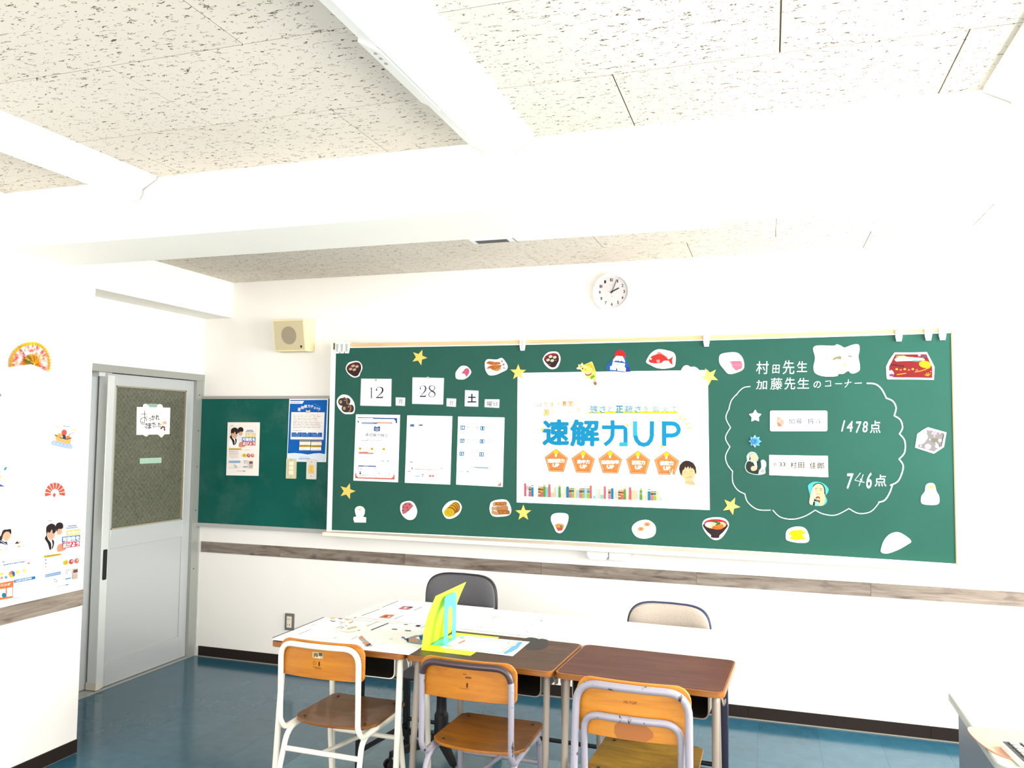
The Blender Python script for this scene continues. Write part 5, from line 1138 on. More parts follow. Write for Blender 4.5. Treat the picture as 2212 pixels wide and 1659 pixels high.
for x, y, r, c in ((547, 900, 26, (226, 170, 182)), (450, 895, 22, (232, 228, 236)), (480, 1035, 34, (220, 186, 200)), (575, 1030, 24, (232, 226, 226)), (600, 975, 18, (236, 230, 226)), (410, 1030, 9, (240, 238, 240)), (500, 965, 9, (240, 236, 220)), (545, 935, 7, (240, 236, 220)), (520, 905, 6, (240, 240, 230)), (600, 905, 7, (236, 230, 200)), (495, 870, 8, (236, 234, 230)), (560, 1000, 7, (240, 238, 236))): s.ell(x, y, r, r*.9, c, n=8)
s.line([(615, 900), (640, 915), (612, 1035)], 8, (70, 60, 66)).line([(588, 1010), (598, 1040)], 8, (80, 70, 72)); done(s)
s = card(CF, [(413, 1590), (416, 1530), (450, 1480), (460, 1420), (500, 1398), (545, 1410), (566, 1480), (592, 1530), (592, 1595), (550, 1616), (450, 1612)], 'cut-out of stacked white rice cakes with a yellow top, right of the chalk outline', c=(250, 248, 232))
s.ell(514, 1437, 28, 15, (240, 208, 110)).ell(540, 1575, 30, 14, (250, 238, 190)); done(s)
CG = (1520, 690, 3.017)
s = card(CG, [(535, 1420), (545, 1372), (600, 1350), (660, 1360), (686, 1410), (680, 1450), (620, 1456), (550, 1442)], 'small cut-out of bright yellow chestnut paste on white at the bottom of the board')
s.poly([(552, 1395), (575, 1375), (640, 1370), (668, 1392), (640, 1404), (668, 1430), (600, 1440), (556, 1425), (574, 1412)], (240, 222, 0)); done(s)
s = card(CG, [(1155, 1500), (1175, 1440), (1215, 1398), (1270, 1387), (1330, 1420), (1352, 1448), (1330, 1466), (1270, 1500), (1200, 1525), (1162, 1520)], 'plain white folded cut-out at the bottom right of the chalkboard', c=(249, 249, 247))
s.line([(1165, 1505), (1185, 1508)], 3, (200, 206, 196)).line([(1325, 1452), (1340, 1440)], 4, (190, 196, 180)); done(s)
CH = (1080, 700, 3.318)
s = card(CH, [(1450, 1440), (1468, 1402), (1530, 1385), (1600, 1390), (1637, 1420), (1636, 1460), (1602, 1518), (1565, 1546), (1520, 1540), (1472, 1492)], 'cut-out of a dark bowl of soup with orange and green garnish, below the big poster')
s.poly([(1462, 1432), (1480, 1482), (1512, 1512), (1515, 1530), (1568, 1532), (1575, 1514), (1608, 1482), (1627, 1432)], (58, 38, 42), True).ell(1545, 1430, 83, 33, (206, 50, 56)).ell(1545, 1439, 76, 28, (238, 218, 170)).ell(1500, 1436, 30, 17, (250, 246, 236)).ell(1560, 1458, 40, 15, (226, 120, 40)).ell(1578, 1446, 26, 14, (234, 134, 50)).line([(1522, 1412), (1545, 1416), (1565, 1428), (1580, 1424)], 12, (52, 108, 56)).line([(1545, 1440), (1572, 1432)], 8, (52, 108, 56)); done(s)
s = card(CH, [(366, 1408), (372, 1370), (410, 1354), (480, 1360), (491, 1398), (470, 1460), (440, 1496), (405, 1490), (385, 1450)], 'small white cut-out with a tiny red bowl, left of centre under the big poster')
s.poly([(394, 1442), (460, 1448), (446, 1478), (414, 1478)], (206, 90, 60)).ell(427, 1444, 33, 15, (226, 170, 110)).ell(415, 1440, 12, 7, (238, 150, 60)).ell(438, 1450, 9, 6, (90, 130, 60)).line([(408, 1372), (412, 1392)], 3, (226, 190, 190)).line([(445, 1372), (450, 1392)], 3, (226, 190, 190)).line([(425, 1400), (432, 1402)], 3, (236, 190, 150)).line([(415, 1480), (448, 1476)], 5, (190, 60, 50)); done(s)
s = card(CH, [(947, 1480), (955, 1440), (1000, 1410), (1060, 1404), (1107, 1435), (1118, 1480), (1100, 1520), (1040, 1538), (980, 1525)], 'white oval cut-out with two orange flower shapes, under the middle of the big poster')
for x, y in ((1055, 1435), (1010, 1468)):
    for k in range(6): s.ell(x+15*math.cos(k*PI/3), y+10*math.sin(k*PI/3), 9, 7, (232, 176, 120))
    s.ell(x, y, 9, 7, (206, 140, 84))
done(s)
CI = (740, 1070, 5.82)
s = card(CI, [(137, 300), (140, 272), (175, 266), (162, 225), (155, 180), (166, 155), (190, 138), (225, 134), (260, 146), (283, 180), (278, 235), (258, 270), (297, 276), (295, 342), (150, 340)], 'cream knob-shaped cut-out with a small grey cross-stitch mark, lower left of the board', c=(238, 232, 214), sm=False)
for a in range(4): dx, dy = 22*math.cos(a*PI/4+.3), 15*math.sin(a*PI/4+.3); s.line([(220-dx, 178-dy), (220+dx, 178+dy)], 4, (130, 122, 110))
s.ell(220, 178, 10, 7, (238, 232, 214)); done(s)
s = card(CI, [(728, 190), (735, 110), (780, 80), (850, 70), (900, 100), (930, 160), (938, 210), (920, 270), (880, 305), (820, 305), (760, 260)], 'cut-out of a pink-topped cup with dark seeds along the bottom of the board')
s.poly([(748, 190), (755, 118), (800, 90), (850, 88), (893, 132), (850, 180), (800, 222), (758, 236)], (220, 122, 132))
for x, y in ((793, 110), (846, 115), (768, 150), (813, 150), (760, 190), (825, 182)): s.ell(x, y, 8, 7, (96, 34, 40))
s.line([(765, 235), (850, 205), (912, 150)], 3, (226, 206, 206), True).line([(775, 262), (870, 225), (920, 170)], 3, (232, 212, 200), True).line([(860, 285), (915, 240)], 3, (226, 210, 206)); done(s)
s = card(CI, [(1257, 175), (1310, 100), (1380, 65), (1450, 72), (1496, 130), (1490, 190), (1450, 250), (1380, 290), (1310, 290), (1268, 240)], 'cut-out of a yellow rolled omelette with brown stripes')
ye, br = (240, 206, 30), (172, 94, 34)
for x, y, a, b, c in ((1422, 152, 58, 70, br), (1414, 158, 52, 64, ye), (1400, 166, 60, 66, br), (1391, 172, 54, 62, ye), (1380, 182, 62, 62, br), (1370, 190, 56, 58, ye), (1358, 205, 66, 60, br), (1343, 216, 66, 56, ye)): s.ell(x, y, a, b, c)
s.line([(1338+r*1.0*math.cos(t), 214+r*.82*math.sin(t)) for t, r in ((k*.5, 6+k*2.5) for k in range(16))], 4, (206, 150, 30)); done(s)
s = card(CI, [(1850, 190), (1860, 100), (1910, 65), (2000, 50), (2070, 65), (2110, 130), (2121, 200), (2090, 250), (1990, 268), (1890, 260)], 'cut-out of a stack of orange-brown log-shaped rolls')
for x0, y0, x1, y1, c in ((1905, 78, 2068, 132, (196, 122, 62)), (1925, 132, 2085, 192, (210, 140, 80)), (1945, 188, 2106, 244, (190, 116, 54))): s.poly([(x0, y0+6), (x1-10, y0), (x1, y0+20), (x1-4, y1-6), (x0, y1)], c)
for x, y in ((1908, 112), (1893, 165), (1928, 165), (1893, 212), (1918, 222), (1944, 225)): s.ell(x, y, 19, 26, (150, 96, 50)); s.ell(x, y, 17, 24, (222, 176, 126))
for x, y in ((1960, 105), (2010, 98), (2040, 110), (1980, 152), (2030, 160), (2060, 150), (1990, 208), (2040, 212)): s.ell(x, y, 7, 4, (240, 210, 170))
s.line([(1945, 192), (2090, 188)], 4, (140, 84, 40)).line([(1950, 130), (2070, 130)], 4, (150, 90, 44)); done(s)

# gold and white stars
def star(px, py, r, rot, label, c=(212, 180, 84), h=.0008, rnd=False, inner=.42):
    pts = []
    for k in range(10):
        a = math.radians(rot-90+36*k); q_ = r if k % 2 == 0 else r*inner; pts.append((px+q_*math.cos(a), py+q_*math.sin(a)))
    s = Sheet(S_board, (0, 0, 1), h); m_ = mat('gold card', c, .45) if not rnd else mat('white magnet', c, .4)
    if rnd: pts = [tuple(V(pts[i]).lerp(V(pts[(i+d) % 10]), t)) for i in range(10) for d, t in ((-1, .12 if i % 2 == 0 else .0001), (1, .12 if i % 2 == 0 else .0001))]
    s.paper(pts, c, .004 if rnd else .0012, m=m_); o = build(s.base, 'star', bevel=.0 if not rnd else .001, smooth=False); return tag(o, label, 'star', 'stars on the chalkboard')
star(906, 772, 17.5, 22, 'gold star at the top left of the board, above the number cards')
star(1119.5, 804.5, 18, 1, 'gold star on the top left corner of the big poster', h=.0022)
star(1533, 813, 20, -29, 'gold star on the top right corner of the big poster', h=.0022)
star(750.5, 1061, 18, 18, 'gold star near the left edge, below the first printed sheet')
star(1130.6, 1108, 18, 0, 'gold star just below the bottom left corner of the big poster')
star(1579.5, 1093, 20, 25, 'gold star just right of the bottom right corner of the big poster')
star(1631.3, 899, 14.5, 0, 'small white star magnet inside the chalk outline', (248, 248, 248), rnd=True, inner=.55)
CJ = (1590, 870, 7.2125)
# blue ribbon bow, three-dimensional
bc = S_board(CJ[0]+297/CJ[2], CJ[1]+600/CJ[2], 0); bw = empty('ribbon_bow', bc, 0, 'shiny light blue ribbon bow inside the chalk outline', 'bow')
M_RB = mat('light blue ribbon', (110, 180, 226), .25, .2)
for ring, (n_, r_, hh, a0) in enumerate(((8, .035, .006, 0), (8, .022, .014, .4), (4, .012, .019, .2))):
    for k in range(n_):
        a = a0+2*PI*k/n_; u = V((math.sin(a), 0, math.cos(a))); q_ = V((u.z, 0, -u.x)); w_ = r_*.34; m = MB()
        p0, tip, mid = V((0, -hh*.5, 0)), u*r_+V((0, -hh*.6, 0)), u*r_*.5+V((0, -hh-.004, 0))
        m.add([p0, mid+q_*w_, tip, mid-q_*w_, u*r_*.5+V((0, -hh*.3, 0))], [(0, 1, 2), (0, 2, 3), (0, 4, 1), (1, 4, 2), (2, 4, 3), (3, 4, 0)], M_RB); build(m, 'ribbon_loop', bw, smooth=False)

# photo cut-outs and name plates
s = card(CJ, [(138, 1000), (150, 940), (170, 900), (165, 830), (200, 780), (250, 762), (310, 785), (345, 850), (370, 905), (420, 885), (465, 920), (470, 980), (450, 1040), (460, 1090), (420, 1115), (340, 1125), (240, 1110), (165, 1070)], 'photo cut-out of a person in a dark suit pointing, left of the lower name plate', c=(150, 180, 168), h=.0012)
s.poly([(152, 1000), (170, 930), (210, 910), (270, 930), (350, 905), (385, 960), (372, 1060), (340, 1110), (240, 1098), (175, 1060)], (50, 56, 58), True).poly([(205, 800), (245, 778), (300, 795), (335, 850), (330, 905), (260, 905), (205, 860)], (186, 202, 190), True).ell(272, 858, 58, 62, (236, 208, 176)).poly([(205, 880), (222, 830), (228, 870), (218, 905)], (70, 54, 48)).poly([(265, 920), (320, 918), (330, 1010), (300, 1000)], (232, 236, 236)).poly([(235, 1000), (290, 985), (330, 1025), (290, 1060), (238, 1052)], (236, 206, 170), True).ell(425, 935, 32, 42, (244, 234, 214)).poly([(390, 980), (440, 975), (452, 1090), (350, 1112)], (206, 216, 210), True)
for k in range(4): s.line([(395+14*k, 1040), (392+14*k, 1085)], 4, (60, 70, 70))
s.poly([(345, 880), (380, 900), (390, 1010), (345, 1040)], (40, 78, 72), True); done(s)
s = card(CJ, [(1120, 1290), (1160, 1250), (1220, 1230), (1300, 1235), (1380, 1270), (1440, 1340), (1430, 1400), (1392, 1450), (1420, 1530), (1360, 1600), (1220, 1606), (1140, 1560), (1150, 1450), (1124, 1340)], 'photo cut-out of a person in a teal hood shouting with hands at the cheeks', c=(54, 150, 150), h=.0012)
s.poly([(1190, 1330), (1215, 1275), (1270, 1250), (1335, 1262), (1380, 1320), (1392, 1400), (1385, 1500), (1340, 1560), (1240, 1560), (1195, 1450)], (34, 36, 38), True).poly([(1200, 1330), (1225, 1285), (1272, 1262), (1330, 1276), (1366, 1330), (1372, 1420), (1340, 1510), (1240, 1510), (1200, 1430)], (240, 206, 168), True)
s.poly([(1140, 1560), (1165, 1420), (1200, 1310), (1225, 1330), (1240, 1430), (1210, 1520), (1190, 1590)], (244, 222, 190), True).poly([(1290, 1600), (1310, 1520), (1345, 1430), (1380, 1420), (1390, 1500), (1360, 1590)], (240, 204, 160), True)
s.line([(1228, 1338), (1262, 1330)], 8, (120, 90, 70)).line([(1300, 1342), (1345, 1338)], 8, (120, 90, 70)).line([(1232, 1362), (1258, 1362)], 5, (90, 60, 50)).line([(1308, 1366), (1340, 1364)], 5, (90, 60, 50)).line([(1255, 1420), (1300, 1424)], 8, (214, 150, 110)).ell(1275, 1485, 34, 26, (120, 70, 50)).ell(1275, 1500, 26, 22, (240, 180, 140)).poly([(1225, 1530), (1290, 1540), (1290, 1600), (1215, 1600)], (160, 206, 204)).poly([(1205, 1540), (1228, 1545), (1225, 1602), (1196, 1596)], (24, 26, 26)); done(s)
def rr_(x0, y0, x1, y1, r): return [(a, b) for a, b in rrect(x0, y0, x1, y1, r, 4)]
s = card(CJ, rr_(528, 122, 1422, 444, 26), 'laminated name plate with a small fox picture, upper of the two', sm=False, c=(206, 222, 208), t=.0015, h=.001, name='name_plate', cat='name plate', group='name plates on the chalkboard')
s.rect(545, 139, 1396, 420, (250, 248, 246)).poly([(628, 290), (645, 215), (655, 202), (672, 232), (690, 212), (700, 250), (750, 280), (745, 330), (712, 370), (660, 372), (636, 340)], (222, 186, 164)).poly([(640, 300), (690, 330), (710, 368), (655, 372)], (190, 140, 120)).line([(650, 300), (700, 255)], 4, (240, 220, 210))
NB = (92, 106, 142)
for c, x0, y0, x1, y1 in (('加', 816, 250, 915, 330), ('藤', 936, 244, 1034, 330), ('将', 1110, 244, 1212, 332), ('斗', 1232, 244, 1328, 332)): s.ch(c, x0, y0, x1, y1, NB, .012)
done(s)
s = card(CJ, [(515, 813), (1428, 828), (1436, 1160), (518, 1126)], 'thick white name plate with class number, lower of the two', sm=False, c=(250, 249, 246), t=.003, h=.001, name='name_plate', cat='name plate', group='name plates on the chalkboard')
NK = (84, 68, 28)
for c, x0, y0, x1, y1 in (('小', 566, 926, 638, 990), ('33', 672, 928, 770, 992), ('村', 846, 918, 945, 1018), ('田', 968, 926, 1064, 1014), ('佳', 1148, 924, 1248, 1026), ('郎', 1266, 926, 1372, 1030)): s.ch(c, x0, y0, x1, y1, NK, .015)
done(s)

# number cards: serif digits drawn as thick and thin strokes
CK = (700, 720, 3.607)
def serif(s, d, x0, y0, x1, y1, c):
    X = lambda u: x0+(x1-x0)*u; Y = lambda v: y0+(y1-y0)*v; w = (x1-x0); P_ = lambda pts: [(X(a), Y(b)) for a, b in pts]
    def vstroke(pts, ws):
        pts = smooth_line(P_(pts), 6); n = len(pts); wl = [ws[min(int(i/(n-1)*(len(ws)-1)), len(ws)-2)]*(1-((i/(n-1)*(len(ws)-1)) % 1 if i < n-1 else 1))+ws[min(int(i/(n-1)*(len(ws)-1))+1, len(ws)-1)]*((i/(n-1)*(len(ws)-1)) % 1 if i < n-1 else 1) for i in range(n)]
        h = s._h(); L = []; R = []
        for i in range(n):
            a, b = V(pts[max(i-1, 0)]), V(pts[min(i+1, n-1)]); q_ = (b-a).normalized(); q_ = V((-q_.y, q_.x))*wl[i]*w/2; L.append(tuple(V(pts[i])+q_)); R.append(tuple(V(pts[i])-q_))
        s.txt.add([s.P(*p, h) for p in L]+[s.P(*p, h) for p in R], [(i, i+1, n+i+1, n+i) for i in range(n-1)], ink(c))
    if d == '1':
        s.line(P_([(.52, .04), (.52, .97)]), w*.2, c, txt=True); s.line(P_([(.1, .98), (.95, .98)]), w*.06, c, txt=True); s.line(P_([(.1, .16), (.35, .12), (.55, .0)]), w*.07, c, txt=True)
    if d == '2':
        vstroke([(.1, .25), (.2, .06), (.5, .0), (.8, .08), (.88, .28), (.75, .5), (.4, .75), (.12, .95)], [.12, .06, .06, .16, .2, .14, .08, .05]); s.poly(P_([(.08, .9), (.85, .88), (.97, .72), (.9, 1.0), (.06, 1.0)]), c, mb=s.txt); s.ell(X(.14), Y(.27), w*.09, w*.09, c)
    if d == '8':
        vstroke([(.5, .0), (.78, .06), (.86, .22), (.7, .4), (.5, .47), (.26, .58), (.1, .76), (.22, .94), (.5, 1.0)], [.05, .08, .1, .08, .08, .08, .1, .08, .05]); vstroke([(.5, .0), (.24, .06), (.16, .22), (.32, .38), (.6, .5), (.84, .62), (.9, .78), (.78, .94), (.5, 1.0)], [.05, .12, .16, .14, .18, .16, .12, .08, .05])
DK = (40, 46, 66); M_CLEAR = (176, 196, 188)
def numcard(out, digits, label, mag=None):
    s = card(CK, out, label, sm=False, c=(248, 248, 248), t=.001, name='number_card', cat='card', group='date cards on the chalkboard')
    for d in digits: serif(s, *d, DK)
    if mag: s.ell(mag[0], mag[1], 10, 9, (226, 216, 196))
    (a, b, c, d) = out; rim = (214, 224, 222); s.line([a, b], 5, rim).line([b, c], 5, rim).line([c, d], 5, rim).line([d, a], 5, rim)
    o = done(s); return o
numcard([(292, 355), (527, 357), (523, 568), (285, 562)], [('1', 352, 420, 388, 505), ('2', 402, 420, 466, 505)], 'white card with the large number twelve', (405, 365))
numcard([(692, 345), (935, 350), (928, 554), (689, 548)], [('2', 744, 408, 800, 496), ('8', 812, 408, 872, 498)], 'white card with the large number twenty-eight', (810, 346))
for out, chs, lab in (([(560, 499), (634, 502), (631, 566), (560, 562)], [('月', 581, 513, 610, 550)], 'small white card with the character for month'),
                      ([(957, 507), (1031, 510), (1028, 573), (955, 568)], [('日', 981, 526, 1006, 557)], 'small white card with the character for day'),
                      ([(1100, 443), (1205, 448), (1202, 572), (1097, 568)], [('土', 1118, 470, 1188, 540)], 'tall white card with the bold character for Saturday'),
                      ([(1254, 514), (1368, 515), (1366, 581), (1252, 575)], [('曜', 1270, 530, 1312, 568), ('日', 1322, 532, 1350, 565)], 'small white card with two characters, rightmost of the date cards')):
    s = card(CK, out, lab, sm=False, c=(246, 248, 247), t=.001, name='character_card', cat='card', group='date cards on the chalkboard')
    for c in chs: s.ch(*c, (40, 48, 78) if c[0] == '土' else (96, 104, 112), .035 if c[0] == '土' else .008)
    a, b, c, d = out; s.line([a, b], 4, (196, 214, 210)).line([b, c], 4, (196, 214, 210)).line([c, d], 4, (196, 214, 210)).line([d, a], 4, (196, 214, 210)); done(s)

# three printed sheets
CL = (760, 890, 10.37)
s = card(CL, [(95, 52), (1082, 65), (1038, 1575), (38, 1535)], 'printed sheet with blue top bar, shield emblem and coral bottom border, left of the three', sm=False, c=(248, 248, 248), name='printed_sheet', cat='paper', group='printed sheets on the chalkboard'); NV = (34, 84, 164)
s.poly([(138, 118), (1018, 138), (1018, 250), (988, 250), (985, 200), (948, 160), (480, 152), (478, 138), (138, 136)], NV).poly([(228, 230), (566, 234), (564, 268), (228, 265)], (98, 128, 188)).rows(245, 545, 245, 245, 1, (220, 228, 242), 9).poly([(560, 222), (912, 228), (912, 262), (566, 258)], (244, 172, 152)).rows(590, 890, 238, 238, 1, (252, 226, 216), 9)
s.rect(135, 198, 161, 236, (76, 100, 110)).rows(165, 430, 166, 166, 1, (196, 176, 190), 10).poly([(505, 325), (540, 322), (568, 345), (600, 322), (641, 325), (634, 425), (568, 441), (500, 420)], (40, 86, 156)).line([(535, 345), (530, 390), (555, 420), (590, 420), (612, 390), (608, 345)], 10, (216, 232, 246), True).ell(572, 382, 20, 26, (206, 216, 236))
for k, c in enumerate('速読解力検定'): s.ch(c, 305+88*k, 468+4*k, 385+88*k, 545+4*k, (120, 128, 156), 0.)
s.rows(340, 740, 598, 602, 1, (150, 140, 150), 11).rows(210, 840, 632, 638, 1, (160, 160, 168), 11).line([(130, 780), (960, 785)], 2, (226, 222, 222)).line([(130, 862), (960, 885)], 2, (226, 210, 214))
for x, y in ((193, 820), (460, 825), (728, 830)): s.ell(x, y, 28, 28, (240, 208, 30)); s.rows(x-16, x+16, y-4, y-4, 1, (150, 120, 40), 8); s.rows(x+45, x+180, y-14, y+12, 2, (206, 206, 212), 6)
s.poly([(172, 893), (368, 889), (372, 905), (497, 910), (495, 942), (174, 936)], (242, 150, 134)).rows(195, 480, 916, 916, 1, (252, 222, 200), 10).rows(200, 380, 1005, 1100, 3, (236, 226, 150), 8)
for x in (668, 790):
    for k in range(4): s.rect(x+18*k, 1112-12-9*((k*3) % 4), x+13+18*k, 1114, (168, 212, 240))
s.line([(165, 1205), (555, 1216)], 22, NV).line([(168, 1200), (165, 1412), (548, 1422), (553, 1215)], 7, (60, 96, 160)).rows(285, 430, 1208, 1208, 1, (210, 224, 240), 12).ch('Q.', 198, 1242, 246, 1300, (176, 70, 90), .01).ell(205, 1338, 12, 13, (40, 40, 56)).poly([(190, 1390), (190, 1355), (215, 1352), (225, 1390)], (40, 40, 56)).rows(260, 410, 1355, 1355, 1, (236, 200, 204), 8)
s.poly([(92, 1370), (118, 1372), (118, 1420), (155, 1460), (910, 1480), (948, 1440), (948, 1400), (972, 1400), (972, 1512), (92, 1482)], (240, 122, 104)).line([(622, 1345), (622, 1380), (640, 1402)], 10, (130, 130, 140)).line([(858, 1345), (856, 1382), (838, 1410)], 10, (130, 130, 140)).rows(672, 800, 1362, 1362, 1, (180, 176, 160), 9); done(s)
CM = (870, 890, 9.76)
s = card(CM, [(97, 70), (1047, 88), (1003, 1530), (45, 1492)], 'almost blank printed sheet with two small blue blocks at its top, middle of the three', sm=False, c=(248, 248, 248), name='printed_sheet', cat='paper', group='printed sheets on the chalkboard')
s.poly([(162, 256), (246, 256), (244, 310), (160, 308)], (96, 132, 188)).poly([(344, 260), (427, 261), (426, 294), (343, 292)], (104, 132, 186)).rows(302, 350, 168, 168, 1, (160, 160, 166), 16).rows(215, 330, 365, 410, 2, (214, 200, 226), 9).rows(155, 335, 448, 460, 2, (220, 214, 228), 9).rect(152, 1046, 225, 1062, (130, 150, 156)).rows(400, 490, 1022, 1060, 2, (186, 222, 232), 9).rows(370, 680, 948, 948, 1, (206, 210, 216), 8).line([(245, 1200), (760, 1222)], 14, (244, 232, 160)).rows(250, 700, 1200, 1200, 1, (206, 190, 130), 9, 18).ell(205, 1183, 14, 12, (90, 66, 60)).ell(205, 1206, 12, 14, (240, 210, 190)).ell(828, 1190, 15, 9, (140, 130, 136)).rect(110, 1240, 176, 1255, (150, 176, 190)).rows(410, 476, 1254, 1254, 1, (130, 190, 210), 11).rect(414, 1304, 446, 1322, (76, 110, 130)).rect(414, 1340, 446, 1356, (100, 136, 160)).line([(270, 1350), (365, 1354)], 16, (110, 200, 212)).ell(585, 1347, 24, 25, (240, 146, 150)).ell(646, 1347, 24, 25, (240, 146, 150)).ell(722, 1308, 9, 9, (160, 150, 156)).ell(932, 1272, 8, 5, (220, 206, 150)); done(s)
s = card(CM, [(1170, 95), (2148, 115), (2110, 1580), (1127, 1530)], 'printed sheet with six numbered blue squares and a coral corner, right of the three', sm=False, c=(248, 248, 248), name='printed_sheet', cat='paper', group='printed sheets on the chalkboard')
for x0, y0, x1, y1, n_, w_ in ((1222, 285, 1318, 375, '10', 1), (1638, 298, 1732, 388, '11', 1), (1212, 560, 1306, 650, '12', 2), (1630, 575, 1723, 662, '11', 2), (1201, 835, 1297, 925, '12', 1), (1620, 850, 1717, 938, '13', 1)):
    s.poly([(x0, y0), (x1, y0+3), (x1-3, y1-14), (x1-18, y1), (x0-2, y1-3)], (32, 134, 200)).ch(n_, x0+15, y0+18, x1-15, y1-18, (250, 252, 254), .03)
    s.line([(x1+22, y0+30), (x1+90 if w_ == 1 else x1+140, y0+33)], 13 if y0 < 400 else 9, (240, 200, 120) if w_ == 1 else (150, 196, 226)); s.ell(x1+(285 if x0 < 1500 and w_ == 2 and 0 else 190), y0+30, 8, 9, (170, 150, 160))
s.ell(1582, 325, 18, 20, (214, 150, 170)).ell(1582, 325, 8, 9, (248, 240, 244)).ch('2024年度', 1590, 190, 1812, 228, (176, 214, 226), 0.).rows(1200, 1370, 188, 188, 1, (190, 196, 202), 9).poly([(1515, 1160), (1805, 1168), (1805, 1186), (1515, 1175)], (56, 140, 204)).rows(1432, 1515, 1162, 1162, 1, (150, 180, 206), 12).rows(1195, 1400, 1154, 1154, 1, (240, 224, 170), 12).rows(1190, 1300, 1248, 1248, 1, (130, 186, 220), 14).rect(1360, 1246, 1394, 1264, (60, 120, 164)).rows(1860, 2000, 1178, 1178, 1, (246, 230, 200), 8).poly([(2078, 1475), (2080, 1560), (1995, 1556)], (242, 142, 122)).ell(2022, 1472, 8, 9, (150, 150, 150)); done(s)

# the big poster
CP0 = (1080, 700, 3.318)
s = card(CP0, [(127, 350), (1490, 330), (1504, 1333), (120, 1278)], 'big white poster with blue lettering, five orange pentagons and a row of books', sm=False, c=(249, 249, 248), name='poster', cat='poster', group=None)
def use(c): s.c = c
use(CP0); s.line([(784, 344), (784, 535)], 3, (206, 206, 206))
for x in (455, ): s.line([(x, 350), (x, 520)], 1.5, (240, 238, 232))
s.line([(120, 815), (300, 815)], 1.2, (244, 228, 200)).line([(200, 1036), (330, 1040)], 1.2, (240, 214, 180)).line([(860, 1058), (1110, 1068)], 1.2, (240, 214, 190))
C5_ = (1150, 850, 11.64); C6_ = (1330, 850, 10.53); C7_ = (1110, 960, 10.055); C8_ = (1320, 960, 10.055)
use(C5_); OR = (240, 196, 120)
for c, x0, x1, y0, y1, b, col in (('は', 132, 248, 225, 345, .01, OR), ('り', 312, 378, 215, 335, .02, OR), ('ま', 450, 550, 208, 330, .01, OR), ('や', 610, 710, 210, 320, .01, OR), ('教', 760, 865, 185, 325, .03, (238, 170, 104)), ('室', 895, 1030, 180, 315, .03, OR), ('で', 1060, 1175, 180, 300, 0, (244, 216, 150)), ('差', 278, 440, 385, 555, .03, (240, 216, 120)), ('を', 500, 565, 425, 525, .01, (242, 226, 160)), ('つ', 640, 700, 440, 500, 0, (246, 236, 190)), ('け', 760, 850, 415, 505, 0, (244, 230, 170)), ('よ', 890, 965, 405, 500, .01, (242, 226, 160)), ('う', 1030, 1085, 395, 500, 0, (244, 230, 170)), ('!!', 1132, 1200, 362, 490, .03, (242, 226, 160))): s.ch(c, x0, y0, x1, y1, col, b)
s.line([(0, 395), (172, 595)], 7, (236, 214, 170)).line([(1395, 245), (1350, 330)], 10, (238, 180, 130)).line([(1350, 330), (1245, 500)], 5, (240, 216, 190))
s.poly([(1410, 455), (1700, 452), (2100, 448), (2212, 446), (2212, 500), (2100, 502), (1700, 505), (1410, 500)], (244, 236, 60)); use(C6_); s.poly([(-10, 400), (500, 402), (900, 402), (1410, 404), (1405, 458), (900, 460), (450, 456), (-10, 455)], (244, 236, 60))
TQ = (70, 160, 186)
use(C5_)
for c, x0, y0, x1, y1 in (('速', 1445, 292, 1645, 492), ('さ', 1690, 295, 1845, 490)): s.ch(c, x0, y0, x1, y1, TQ, .06).ch(c, x0+12, y0+12, x1-12, y1-12, (246, 250, 252), .02)
s.ch('と', 1910, 310, 2032, 465, (130, 176, 190), -.008)
use(C6_)
for c, x0, y0, x1, y1 in (('正', 4, 272, 172, 440), ('確', 205, 268, 388, 440), ('さ', 430, 268, 578, 438)): s.ch(c, x0, y0, x1, y1, TQ, .06).ch(c, x0+11, y0+11, x1-11, y1-11, (246, 250, 252) if c != '正' else (160, 214, 232), .02)
for c, x0, y0, x1, y1 in (('を', 645, 285, 765, 420), ('鍛', 840, 283, 998, 428), ('え', 1065, 285, 1198, 424), ('て', 1270, 298, 1398, 420)): s.ch(c, x0, y0, x1, y1, (120, 176, 192), -.004)
CYA = (10, 160, 214)
use(C5_); s.ch('速', 258, 650, 932, 1308, CYA, .04).ch('解', 952, 650, 1690, 1332, CYA, .035)
# 力, U and P as broad strokes
s.line([(1755, 850), (2212+60, 850)], 96, CYA, txt=True); s.line([(2020, 672), (2022, 1000), (1990, 1130), (1920, 1220), (1820, 1292)], 98, CYA, txt=True, sm=True)
use(C6_); s.line([(-20, 765), (180, 765), (222, 800), (228, 900), (228, 1200)], 92, CYA, txt=True); s.line([(88, 1155), (276, 1155)], 92, (60, 196, 226), txt=True)
s.line([(445, 632), (447, 900), (450, 960), (480, 1060), (550, 1140), (640, 1168), (730, 1145), (800, 1060), (826, 960), (828, 632)], 97, CYA, txt=True); s.line([(445, 632), (447, 960)], 97, (64, 200, 232), txt=True)
s.line([(1103, 632), (1105, 1195)], 98, CYA, txt=True).line([(1060, 682), (1290, 682), (1350, 695), (1405, 735), (1438, 810), (1425, 880), (1370, 935), (1290, 955), (1150, 955)], 97, CYA, txt=True)
for a, b in (((1485, 490), (1468, 595)), ((1605, 555), (1545, 630)), ((1678, 675), (1585, 703)), ((1618, 775), (1715, 793))): s.line([a, b], 26, (244, 236, 90))
s.ell(268, 722, 30, 30, (244, 232, 60)).ell(1055, 1203, 32, 32, (244, 232, 60)); use(C5_); s.ell(262, 903, 34, 34, (244, 232, 60)).poly([(1135, 790), (1165, 815), (1150, 855), (1115, 825)], (246, 236, 190))
